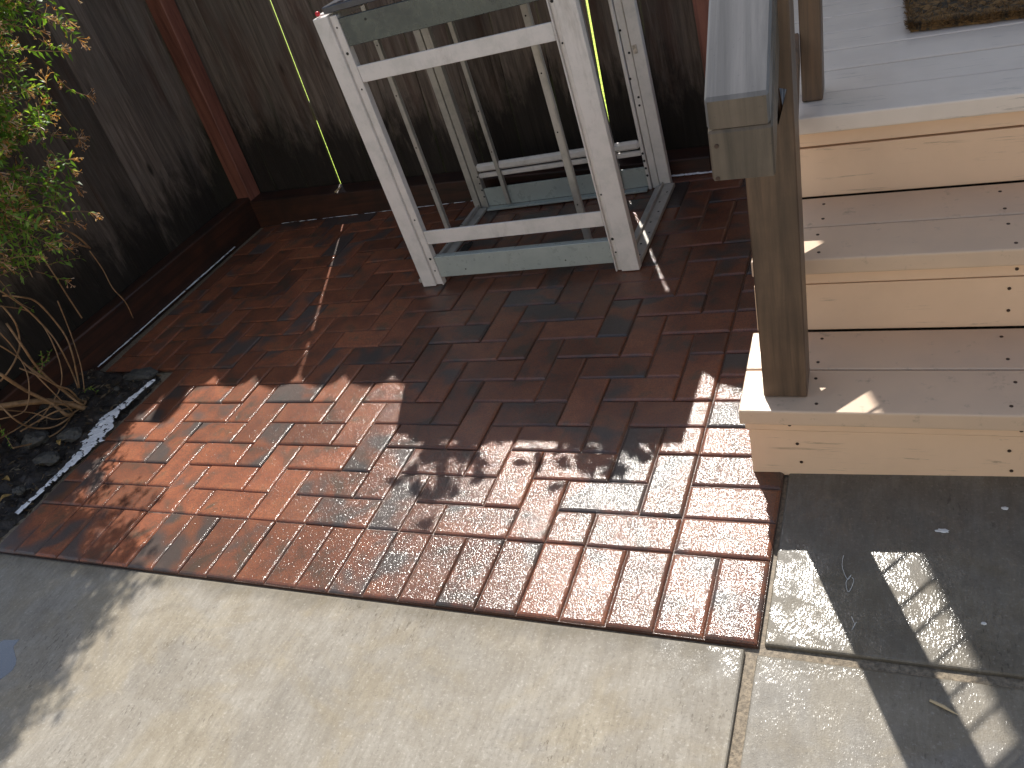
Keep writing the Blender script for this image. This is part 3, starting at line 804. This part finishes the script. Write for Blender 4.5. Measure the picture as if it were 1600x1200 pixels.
# base and top side channels
for x0, x1, xr in ((-1.425, -1.400, 1), (-0.592, -0.552, 0)):
    bx = [(x0, x1, FY + 0.031, BY - 0.001, 0.001, 0.016), (x0 + (0.028 if xr else -0.034), x1 + (0.040 if xr else -0.052), FY + 0.031, BY - 0.006, 0.001, 0.012), ((x1 + 0.001) if xr else (x0 - 0.007), (x1 + 0.006) if xr else (x0 - 0.001), FY + 0.031, BY - 0.006, 0.001, 0.028)]
    sc_ = fpart('side_channel', bx, M['alu_d'])
    for q in range(7): hole(sc_, ((x0 + x1) / 2 + 0.006 * (-1) ** q, 1.24 + q * 0.075, 0.0160), 'z', 0.004)
fpart('side_channel', [(-1.392, -1.335, FY + 0.031, BY - 0.001, 0.950, 0.984)], M['alu'])
fpart('side_channel', [(-0.612, -0.554, FY + 0.031, BY - 0.001, 0.950, 0.984)], M['alu'])
# thin strips
for (x0, x1, y0_, y1_, ang) in ((-1.409, -1.390, 1.470, 1.476, 0), (-1.262, -1.244, BY - 0.012, BY - 0.004, 0), (-0.772, -0.752, BY - 0.012, BY - 0.004, 0)):
    st = fpart('thin_strip', [(x0, x1, y0_, y1_, 0.018, 0.95), ((x1 - 0.004), x1, y0_ + 0.001, y1_ + 0.012, 0.018, 0.95)], M['alu_d'])
    for z in (0.25, 0.42, 0.62, 0.8): hole(st, ((x0 + x1) / 2, y0_ - 0.0004, z), 'y', 0.003)
st = fpart('thin_strip', [(-0.812, -0.790, 1.395, 1.401, 0.001, 0.95), (-0.790, -0.786, 1.395, 1.412, 0.001, 0.95)], M['alu_d'], label='pinkish strip in the middle')
for z in (0.15, 0.42, 0.62, 0.8): hole(st, (-0.801, 1.3946, z), 'y', 0.003)
kn = bmesh.new(); bmesh.ops.create_icosphere(kn, subdivisions=2, radius=0.008)
for v in kn.verts: v.co += Vector((-1.378, 1.185, 0.990))
bm_to('red_knob', kn, M['red'], frame, (-1.378, 1.185, 0.990), smooth=True)
# slab lying on the frame
bm = bmesh.new(); add_box(bm, -1.345, -0.548, FY + 0.002, BY + 0.03, 0.986, 1.006, bev=0.002)
tag(bm_to('slate_slab', bm, M['slab'], None, (-0.94, 1.46, 0.986)), 'thin dark slab laid flat on top of the metal frame', 'slab')
# rusty fitting on the corner
bm = bmesh.new()
tube(bm, [(-1.352, 1.30, 0.990), (-1.352, 1.36, 0.990)], 0.016, 10); 
tube(bm, [(-1.352, 1.285, 0.992), (-1.352, 1.30, 0.992)], [0.006, 0.012], 8)
tag(bm_to('rusty_fitting', bm, M['rust'], None, (-1.352, 1.33, 0.985)), 'small rusty white fitting on the top left corner of the metal frame', 'fitting')

# potted plants on the slab: their leaves throw the dappled shade on the bricks
def targets(pts, Yc):
    out = []
    for (gx_, gy_) in pts:
        t = (Yc - gy_) / SDIR.y
        out.append(Vector((gx_, gy_, 0)) + SDIR * t)
    return out
RP = random.Random(17)
def potted(name, x, y, leaf_pts, label, L):
    root = empty(name, (x, y, 1.007), label, 'potted plant')
    bm = bmesh.new()
    tube(bm, [(x, y, 1.0075), (x, y, 1.12), (x, y, 1.121), (x, y, 1.14)], [0.052, 0.070, 0.076, 0.076], 18)
    bm_to('pot', bm, M['clay'], root, (x, y, 1.0075), smooth=False)
    lb = bmesh.new(); sb = bmesh.new()
    for p in leaf_pts:
        q = p + Vector((RP.uniform(-.01, .01), RP.uniform(-.05, .05), 0)) 
        base = Vector((x, y, 1.13))
        mid = base.lerp(q, 0.5) + Vector((0, 0, 0.05))
        tube(sb, smooth_path([base, mid, q], 4), 0.0025, 5)
        for k in range(RP.choice((2, 3, 3))):
            d = (rdir(RP) + Vector((0, -0.2, 0.2))).normalized()
            n = (SDIR + rdir(RP) * 0.5).normalized(); d = (d - n * d.dot(n)).normalized()
            leaf_quads(lb, q - d * L * 0.3, d, n, L * RP.uniform(0.8, 1.2), L * 0.55, 0.1)
    bm_to('foliage', lb, M['potleaf'], root, (x, y, 1.13)); bm_to('stem', sb, M['stem'], root, (x, y, 1.13))
gA = [(-0.965, 0.197), (-0.93, 0.24), (-0.90, 0.29), (-0.88, 0.18), (-0.85, 0.12), (-0.823, 0.075), (-0.84, 0.22), (-0.80, 0.30), (-0.86, 0.33), (-0.93, 0.33), (-0.78, 0.24), (-0.83, 0.15), (-0.75, 0.19), (-1.0, 0.16), (-0.90, 0.26), (-0.80, 0.17), (-0.76, 0.33), (-0.97, 0.30), (-0.87, 0.24), (-0.92, 0.19), (-0.99, 0.33), (-0.95, 0.27), (-0.91, 0.32), (-0.85, 0.29), (-0.89, 0.22), (-0.93, 0.36), (-0.83, 0.35)]
gB = [(-0.60, 0.24), (-0.55, 0.22), (-0.50, 0.25), (-0.45, 0.26), (-0.40, 0.27), (-0.36, 0.33), (-0.43, 0.33), (-0.52, 0.32), (-0.60, 0.33), (-0.57, 0.28), (-0.33, 0.37), (-0.48, 0.29), (-0.66, 0.29), (-0.38, 0.22), (-0.54, 0.18), (-0.47, 0.35), (-0.42, 0.21), (-0.30, 0.40), (-0.35, 0.28), (-0.56, 0.35), (-0.63, 0.34), (-0.52, 0.37), (-0.46, 0.31), (-0.41, 0.36), (-0.50, 0.22), (-0.37, 0.38), (-0.32, 0.33)]
potted('potted_plant', -1.17, 1.33, targets(gA, 1.30), 'leafy plant in a clay pot at the left of the slab on the frame', 0.060)
potted('potted_plant', -0.75, 1.33, targets(gB, 1.30), 'leafy plant in a clay pot at the right of the slab on the frame', 0.054)

# ------------------------------------------------------------------ planting bed on the left
def fbm(x, y, z=0.0, s=6.0): return mnoise.fractal(Vector((x * s, y * s, z)), 0.7, 2.1, 6)
bm = bmesh.new()
nx, ny = 70, 150; X0, X1, Ya, Yb = -2.86, -2.302, -0.208, 0.699
X0 = -2.86
gr = []
for i in range(nx + 1):
    row = []
    for j in range(ny + 1):
        x = X0 + (X1 - X0) * i / nx; y = Ya + (Yb - Ya) * j / ny
        e = min(1, (X1 - x) / 0.08) * min(1.0, (Yb - y + 0.02) / 0.06)
        z = -0.030 + e * (0.030 + 0.055 * max(0, -(x + 2.42)) * 2) + e * 0.022 * fbm(x, y) + e * 0.012 * fbm(x, y, 5, 26)
        row.append(bm.verts.new((x, y, z)))
    gr.append(row)
for i in range(nx):
    for j in range(ny): bm.faces.new((gr[i][j], gr[i + 1][j], gr[i + 1][j + 1], gr[i][j + 1]))
tag(bm_to('planting_bed_soil', bm, M['soil'], smooth=True), kind='structure')
bm = bmesh.new(); add_box(bm, -6, -2.86, -0.208, 0.699, -0.15, 0.01); tag(bm_to('side_ground', bm, M['soil']), kind='structure')

RK = random.Random(23)
def rock_mesh(sx, sy, sz, seed):
    bm = bmesh.new(); bmesh.ops.create_icosphere(bm, subdivisions=3, radius=1)
    for v in bm.verts:
        v.co *= 1 + 0.35 * mnoise.fractal(v.co * 1.3 + Vector((seed, 0, 0)), 0.7, 2, 4)
        v.co = Vector((v.co.x * sx, v.co.y * sy, max(v.co.z, -0.5) * sz))
    me = bpy.data.meshes.new('stone'); 
    for f in bm.faces: f.smooth = False
    bm.to_mesh(me); bm.free(); me.materials.append(M['stone']); return me
rocks = [(-2.435, 0.655, 0.012, 0.075, 0.040, 0.018, 'flat grey stone chunk against the paving notch, the largest stone in the bed'),
         (-2.46, 0.30, 0.02, 0.045, 0.035, 0.022, 'rough grey stone beside the long foam streak'),
         (-2.455, 0.18, 0.018, 0.05, 0.032, 0.02, 'dark flat stone between the foam streak and the shrub'),
         (-2.47, 0.56, 0.02, 0.011, 0.010, 0.010, 'small pale pebble by the shrub roots'),
         (-2.60, 0.26, 0.03, 0.05, 0.04, 0.03, 'dark lump of stone deep in the bed below the shrub'),
         (-2.43, 0.03, 0.015, 0.022, 0.018, 0.014, 'little rounded stone at the near end of the bed')]
for (x, y, z, a, b, c_, lab) in rocks:
    o = mesh_obj('stone', rock_mesh(a, b, c_, x * 10), None, None, (x, y, z)); tag(o, lab, 'stone')
def small_leaf(name, p, L, W, rot, mat, lab, cat):
    bm = bmesh.new()
    n = 6
    vs = []
    for i in range(n + 1):
        t = i / n; wd = W * math.sin(math.pi * min(0.98, max(0.03, t))) ** 0.7
        zc = 0.006 * math.sin(math.pi * t * 1.3) + 0.004 * t
        vs.append([bm.verts.new((-wd / 2, (t - .5) * L, zc + wd * 0.2)), bm.verts.new((0, (t - .5) * L, zc)), bm.verts.new((wd / 2, (t - .5) * L, zc + wd * 0.25))])
    for i in range(n):
        for k in range(2): bm.faces.new((vs[i][k], vs[i][k + 1], vs[i + 1][k + 1], vs[i + 1][k]))
    e = bmesh.ops.solidify(bm, geom=bm.faces[:], thickness=0.0006)
    me = bpy.data.meshes.new(name); bmesh.ops.recalc_face_normals(bm, faces=bm.faces[:]); bm.to_mesh(me); bm.free()
    o = mesh_obj(name, me, mat, None, p); o.rotation_euler = (0.1, 0.15, rot); return tag(o, lab, cat)
small_leaf('fallen_leaf', (-2.44, 0.245, 0.035), 0.035, 0.018, 0.7, M['yellowleaf'], 'curled orange-brown leaf beside the foam streak', 'leaf')
small_leaf('fallen_leaf', (-2.425, -0.02, 0.03), 0.04, 0.02, -0.6, M['yellowleaf'], 'yellowish leaf at the nearest corner of the bed', 'leaf')
small_leaf('fallen_leaf', (-2.50, 0.05, 0.04), 0.035, 0.02, 1.6, M['yellowleaf'], 'tan leaf further in from the bed corner', 'leaf')

bm = bmesh.new()
for k in range(900):
    x = R.uniform(-2.84, -2.31); y = R.uniform(-0.19, 0.68)
    e = min(1, (-2.302 - x) / 0.08) * min(1.0, (0.699 - y + 0.02) / 0.06)
    z = -0.030 + e * (0.030 + 0.055 * max(0, -(x + 2.42)) * 2) + e * 0.022 * fbm(x, y) + 0.004
    L = R.uniform(0.004, 0.018); d = rdir(R); d.z *= 0.25; d.normalize()
    n_ = (Vector((0, 0, 1)) + rdir(R) * 0.5).normalized(); s_ = d.cross(n_).normalized() * L * R.uniform(0.12, 0.4)
    p = Vector((x, y, z)); q = [p - d * L - s_ * .4, p - s_, p + d * L, p + s_]
    t_ = [bm.verts.new(v + n_ * 0.001) for v in q]; bm.faces.new(t_)
lt = bm_to('leaf_litter', bm, M['litter'], None, (-2.5, 0.3, 0.02)); tag(lt, 'small bark chips and leaf crumbs scattered over the dark soil of the bed', 'leaf litter', kind='stuff')
# ------------------------------------------------------------------ foam along the edges
def foam(name, path, wid, label, dens=1.0, seed=1, top=0.004, up=1.0):
    rr = random.Random(seed)
    bm = bmesh.new(); pts = smooth_path(path, 24)
    across = 9; rows = []
    for i, p in enumerate(pts):
        d = (pts[min(i + 1, len(pts) - 1)] - pts[max(i - 1, 0)]).normalized(); s = Vector((-d.y, d.x, 0))
        w_ = wid(i / (len(pts) - 1)) if callable(wid) else wid
        row = []
        for k in range(across + 1):
            a = (k / across - .5) * 2
            q = p + s * a * w_ * (1 + 0.35 * fbm(p.x, p.y, seed + 2, 30)) 
            n = fbm(q.x, q.y, seed, 55)
            row.append((bm.verts.new(q + Vector((0, 0, top * (1 - a * a) * (0.6 + 0.8 * n)))), n, a))
        rows.append(row)
    for i in range(len(rows) - 1):
        for k in range(across):
            n = rows[i][k][1] + 0.25 * fbm(rows[i][k][0].co.x, rows[i][k][0].co.y, 9, 14) - abs(rows[i][k][2]) * 0.3
            if n > -0.35 * dens:
                bm.faces.new((rows[i][k][0], rows[i][k + 1][0], rows[i + 1][k + 1][0], rows[i + 1][k][0]))
    bmesh.ops.delete(bm, geom=[v for v in bm.verts if not v.link_faces], context='VERTS')
    o = bm_to(name, bm, M['foam'], None, path[0], smooth=True)
    return tag(o, label, 'foam', kind='stuff')
foam('soap_foam', [(-2.33, 0.62, 0.012), (-2.345, 0.50, 0.014), (-2.36, 0.40, 0.014), (-2.335, 0.30, 0.008), (-2.33, 0.20, 0.006), (-2.34, 0.08, 0.004), (-2.35, -0.06, 0.004)], lambda t: 0.012 + 0.034 * math.exp(-((t - 0.45) / 0.22) ** 2), 'white soap foam lying along the left edge of the paving beside the soil', 1.25, 3, 0.006)
foam('soap_foam', [F((-0.035, -0.22, 0.004)), F((-0.034, -0.45, 0.004)), F((-0.034, -0.75, 0.004)), F((-0.034, -1.0, 0.003)), F((-0.03, -1.18, 0.006))], lambda t: 0.0065 * (1 - 0.6 * abs(t - 0.35)) , 'thin white foam line along the left edging timber', 2.0, 5, 0.004)
foam('soap_foam', [F((0.1, -0.012, 0.003)), F((0.5, -0.012, 0.003)), F((1.0, -0.012, 0.003)), F((1.6, -0.012, 0.002))], 0.0022, 'hair-thin white foam line along the back edging timber', 1.0, 8, 0.002)
foam('soap_foam', [(-0.60, 1.852, 0.004), (-0.52, 1.848, 0.004), (-0.40, 1.842, 0.004), (-0.25, 1.84, 0.004)], 0.008, 'white foam line behind the metal frame, right of its rear leg', 2.0, 11, 0.004)

# ------------------------------------------------------------------ flowering shrub
def ray_pt(x, y, X):
    d = RX * ((x - 800) / CAM_F) + RY * ((y - 600) / CAM_F) + RZ
    return CAM_C + d * ((X - CAM_C.x) / d.x)
shrub = empty('flowering_shrub', (-2.56, 0.44, 0.0), 'bushy jasmine-like shrub with small green leaves and dry orange buds at the left fence', 'shrub')
canes = [
 ([(0, 584), (40, 610), (80, 630), (104, 648), (132, 667)], 0.009),
 ([(148, 644), (128, 632), (100, 612), (60, 576), (36, 542), (10, 505)], 0.006),
 ([(124, 606), (120, 584), (112, 550), (98, 518), (60, 474), (32, 464), (4, 462)], 0.0045),
 ([(122, 606), (112, 580), (94, 544), (76, 518), (40, 482), (0, 454)], 0.0042),
 ([(-10, 615), (0, 632), (24, 656), (50, 668), (80, 668), (104, 656), (130, 643)], 0.0045),
 ([(32, 674), (66, 654), (90, 642), (116, 638)], 0.0042),
 ([(0, 596), (12, 582), (24, 562), (31, 540), (28, 516), (20, 498), (4, 478)], 0.0045),
 ([(140, 648), (110, 610), (84, 600), (40, 570)], 0.005),
 ([(150, 646), (120, 622), (70, 592), (30, 575)], 0.004),
 ([(8, 332), (60, 346), (112, 364), (141, 388)], 0.005),
 ([(8, 336), (64, 356), (104, 376), (139, 387)], 0.004),
 ([(46, 370), (60, 392), (84, 428), (104, 460), (128, 497)], 0.0038),
 ([(140, 392), (160, 420), (176, 450), (196, 472), (208, 497)], 0.0028),
 ([(0, 540), (30, 560), (70, 600), (110, 640), (128, 660)], 0.0035),
 ([(0, 520), (24, 548), (44, 590), (40, 640), (0, 655)], 0.003),
 ([(90, 470), (110, 520), (126, 570), (132, 610)], 0.003),
 ([(0, 640), (50, 645), (90, 655), (140, 650)], 0.0032),
 ([(0, 478), (50, 490), (84, 540), (96, 600), (60, 660)], 0.003),
 ([(20, 700), (60, 690), (95, 672), (130, 668)], 0.004),
 ([(-10, 690), (30, 668), (70, 640), (110, 628), (140, 640)], 0.003),
]
RC = random.Random(31)
for pp, r_ in canes:
    pts = []
    for k, (a, b) in enumerate(pp):
        pts.append(ray_pt(a, b, -2.56 + 0.02 * math.sin(k * 2.1 + r_ * 900)))
    for q in pts: q.z = max(q.z, 0.018)
    bm = bmesh.new(); sp = smooth_path(pts, 5)
    tube(bm, sp, [r_ * 0.72 * (0.9 + 0.2 * RC.random()) for _ in sp], 7)
    bm_to('stem', bm, M['stem'], shrub, pts[0], smooth=True)
# cut thick stump
bm = bmesh.new(); tube(bm, smooth_path([(-2.54, 0.47, -0.02), (-2.56, 0.43, 0.05), (-2.60, 0.37, 0.12), (-2.66, 0.24, 0.20)], 4), [0.011] * 12 + [0.008], 9)
bm_to('trunk', bm, M['stem'], shrub, (-2.54, 0.47, -0.02), smooth=True)
# twigs with paired leaflets and bud sprays
lb = bmesh.new(); bb = bmesh.new(); tb = bmesh.new()
RT = random.Random(41)
def ymax(z):        # the shrub's outline towards the fence corner
    if z < 0.5: return 0.80 + (z - 0.5) * 0.6
    if z < 0.75: return 0.86 + (z - 0.53) * 0.25
    return 0.90 + (z - 0.75) * 0.38
def bud_spray(p, d, n=7, L=0.035):
    for k in range(n):
        q = p + d * RT.uniform(-0.01, 0.012)
        e = (d + rdir(RT) * 0.8).normalized()
        s = rdir(RT); s = (s - e * s.dot(e)).normalized() * 0.0011
        t_ = q + e * L * RT.uniform(0.5, 1.0)
        bb.faces.new([bb.verts.new(v) for v in (q - s, q + s, t_ + s * 0.8, t_ - s * 0.8)])
        for m in range(3):
            f = (e + rdir(RT) * 0.9).normalized(); u = rdir(RT); u = (u - f * u.dot(f)).normalized() * 0.0016
            bb.faces.new([bb.verts.new(v) for v in (t_ - u * .5, t_ + u * .5, t_ + f * 0.010 + u, t_ + f * 0.010 - u)])
def twig(p, d, L, nleaf, buds, lw=0.022):
    pts = [p]; dd = d.copy()
    n = max(4, int(L / 0.03))
    for k in range(n):
        dd = (dd + rdir(RT) * 0.22 + Vector((0, 0, -0.05))).normalized(); pts.append(pts[-1] + dd * (L / n))
    tube(tb, pts, [0.0016 - 0.0008 * k / n for k in range(n + 1)], 4, cap=False)
    for k in range(nleaf):
        t_ = (k + 1) / nleaf * n * 0.98; i = min(int(t_), n - 1); q = pts[i].lerp(pts[i + 1], t_ - i)
        ax = (pts[i + 1] - pts[i]).normalized(); s = ax.cross(rdir(RT)).normalized()
        for sg in (-1, 1):
            e = (s * sg + ax * 0.5 + rdir(RT) * 0.35).normalized(); nn = (Vector((0, 0, 1)) + rdir(RT) * 0.8).normalized()
            leaf_quads(lb, q, e, nn, lw * RT.uniform(0.8, 1.5), lw * 0.42, 0.15)
    if buds: bud_spray(pts[-1], dd, RT.randint(5, 9))
    return pts
cnt = 0
while cnt < 2250:
    z = RT.uniform(0.50, 1.35); y = RT.uniform(0.25, 1.25); x = RT.uniform(-2.82, -2.40)
    if cnt > 850: z = RT.uniform(1.25, 2.05); y = RT.uniform(0.35, 1.3); x = RT.uniform(-2.85, -2.22)
    if cnt > 2150: z = RT.uniform(0.7, 1.7); y = RT.uniform(0.1, 0.5)
    ym = ymax(z) + 0.02 * math.sin(z * 21)
    if y > ym - 0.05: continue
    if y < 0.55 and z < 0.62 and y > 0.1: continue
    if z < 0.72 and RT.random() < 0.6: continue
    if x > -2.45 and z < 1.25 and RT.random() < 0.6: continue
    if z < 1.25 and y > ym - 0.22 and RT.random() < 0.35: continue
    p = Vector((x, y, z)); d = (Vector((0.5, RT.uniform(-.4, .9), RT.uniform(-.5, .6))) + rdir(RT) * 0.6).normalized()
    Lt = RT.uniform(0.06, 0.17)
    if (p + d * Lt).y > ym + 0.03: d.y = -abs(d.y)
    twig(p, d, Lt, RT.randint(4, 8), RT.random() < 0.45, 0.026 if z < 1.3 else 0.032); cnt += 1
# a few long sprays reaching past the outline, as in the photograph
for pp in ([(60, 85), (85, 115), (110, 140), (138, 150)], [(50, 120), (66, 150), (95, 175), (125, 218)], [(45, 185), (70, 205), (95, 216), (122, 216)], [(55, 215), (80, 240), (92, 262), (118, 292)], [(60, 330), (88, 345), (118, 348)], [(60, 60), (78, 72), (97, 76)]):
    P_ = [ray_pt(a, b, -2.52) for a, b in pp]
    sp = smooth_path(P_, 4); tube(tb, sp, 0.0016, 4, cap=False)
    for k in range(2, len(sp) - 1, 2):
        ax = (sp[k + 1] - sp[k]).normalized()
        for m in range(4):
            e = (rdir(RT) + ax * 0.6).normalized(); leaf_quads(lb, sp[k], e, (Vector((0, 0, 1)) + rdir(RT)).normalized(), RT.uniform(0.016, 0.030), 0.009, 0.1)
    bud_spray(sp[-1], (sp[-1] - sp[-3]).normalized(), 10); bud_spray(sp[len(sp) // 2], rdir(RT), 6)
bm_to('twigs', tb, M['stem'], shrub, (-2.6, 0.5, 1.0)); 
o = bm_to('foliage', lb, M['leaf'], shrub, (-2.6, 0.5, 1.0)); tag(o, kind='stuff')
o = bm_to('dry_buds', bb, M['bud'], shrub, (-2.6, 0.5, 1.0)); tag(o, kind='stuff')
# low sprigs by the roots
fern = empty('small_sprig', (-2.62, 0.52, 0.03), 'little green sprig growing low among the bare shrub stems', 'plant')
lb = bmesh.new(); tb = bmesh.new(); bb = bmesh.new()
for pp in ([(60, 590), (66, 570), (64, 548)], [(50, 575), (70, 565), (78, 550)], [(20, 700), (8, 680), (0, 668)], [(130, 612), (140, 606), (150, 612)]):
    P_ = smooth_path([ray_pt(a, b, -2.57) for a, b in pp], 5)
    t2 = bmesh.new(); tube(t2, P_, 0.0012, 4, cap=False); bm_to('stem', t2, M['stem'], fern, P_[0])
    for k in range(1, len(P_)):
        for m in range(2): leaf_quads(lb, P_[k], rdir(RT), rdir(RT), 0.014, 0.006)
tb.free(); bm_to('foliage', lb, M['leaf'], fern, (-2.6, 0.5, 0.05)); bb.free()

# ------------------------------------------------------------------ small things on the ground
def g_pt(x, y, Z=0.0):
    d = RX * ((x - 800) / CAM_F) + RY * ((y - 600) / CAM_F) + RZ
    return CAM_C + d * ((Z - CAM_C.z) / d.z)
bm = bmesh.new(); a, b = g_pt(1453, 1094, -0.001), g_pt(1497, 1117, -0.001)
tube(bm, [a, a.lerp(b, 0.5) + Vector((0, 0, 0.002)), b], [0.0022, 0.0028, 0.0006], 6)
tag(bm_to('dry_twig', bm, M['straw'], None, a), 'pale dry twig lying across the sunlit strip of concrete', 'twig')
bm = bmesh.new(); a, b = g_pt(524, 300, 0.135), g_pt(532, 292, 0.16)
tube(bm, [a, b], [0.004, 0.003], 6); tag(bm_to('dry_twig', bm, M['straw'], None, a), 'short pale chip of wood on the back edging timber under the bright gap', 'twig')
def splat(c, rx, ry, seed, lab):
    bm = bmesh.new(); n = 26; vs = [bm.verts.new((0, 0, 0.0012))]; rim = []; low = []
    for k in range(n):
        a = 2 * math.pi * k / n; r = 1 + 0.4 * mnoise.fractal(Vector((math.cos(a) * 1.4, math.sin(a) * 1.4, seed)), 0.6, 2, 4)
        rim.append(bm.verts.new((math.cos(a) * rx * r * .8, math.sin(a) * ry * r * .8, 0.001))); low.append(bm.verts.new((math.cos(a) * rx * r, math.sin(a) * ry * r, -0.0006)))
    for k in range(n):
        bm.faces.new((vs[0], rim[k], rim[(k + 1) % n])); bm.faces.new((rim[k], low[k], low[(k + 1) % n], rim[(k + 1) % n]))
    me = bpy.data.meshes.new('paint_splat'); bm.to_mesh(me); bm.free()
    o = mesh_obj('paint_splat', me, M['splat'], None, c); tag(o, lab, 'paint spot')
splat(g_pt(1473, 829, -0.0045), 0.012, 0.005, 1, 'oval white paint spot on the shaded landing, the largest of the spots')
splat(g_pt(1570, 794, -0.0045), 0.006, 0.004, 3, 'white paint speck on the landing close to the bottom riser')
splat(g_pt(1537, 974, -0.0045), 0.005, 0.003, 5, 'white paint speck right of the sunlit strip on the landing')
for pl, lab in (([(1318, 868), (1316, 885), (1324, 905), (1330, 898), (1322, 910), (1326, 925), (1334, 908), (1331, 902)], 'curly pale thread lying on the shaded landing'), ([(1330, 963), (1335, 975), (1331, 984), (1338, 972)], 'second shorter pale thread nearer the joint on the landing')):
    bm = bmesh.new(); P_ = smooth_path([g_pt(a, b, -0.0035) for a, b in pl], 5); tube(bm, P_, 0.0005, 4)
    tag(bm_to('thread', bm, M['splat'], None, P_[0]), lab, 'thread')
# puddles
def puddle(c, rx, ry, seed, lab, z=-0.0042, lim=None):
    bm = bmesh.new(); n = 40; ctr = bm.verts.new((0, 0, 0)); rim = []
    for k in range(n):
        a = 2 * math.pi * k / n; r = 1 + 0.35 * mnoise.fractal(Vector((math.cos(a) * 1.6, math.sin(a) * 1.6, seed)), 0.6, 2, 5)
        rim.append(bm.verts.new((math.cos(a) * rx * r, math.sin(a) * ry * r, -0.0004)))
    for k in range(n): bm.faces.new((ctr, rim[k], rim[(k + 1) % n]))
    me = bpy.data.meshes.new('puddle'); bm.to_mesh(me); bm.free()
    o = mesh_obj('puddle', me, M['water'], None, (c[0], c[1], z)); tag(o, lab, 'puddle')
pc = g_pt(-28, 1035); puddle((pc.x, pc.y), 0.10, 0.08, 4, 'thin puddle reflecting blue sky at the left edge of the patio')
puddle((-1.33, 1.38), 0.030, 0.10, 6, 'small puddle shining on the bricks inside the left side of the metal frame', 0.0022)
# repeats share a group
for cat_, g_ in (('fence', 'board fences round the patio'), ('timber', 'edging timbers at the foot of the fences'), ('potted plant', 'potted plants on the slab'), ('stone', 'stones in the planting bed'), ('leaf', 'fallen leaves in the planting bed'), ('twig', 'dry twigs'), ('thread', 'pale threads on the landing'), ('paint spot', 'white paint spots on the landing'), ('puddle', 'puddles')):
    for o_ in scene.objects:
        if o_.parent is None and o_.get('category') == cat_: o_['group'] = g_
for o_ in scene.objects:
    if '_b' in o_.keys(): del o_['_b']
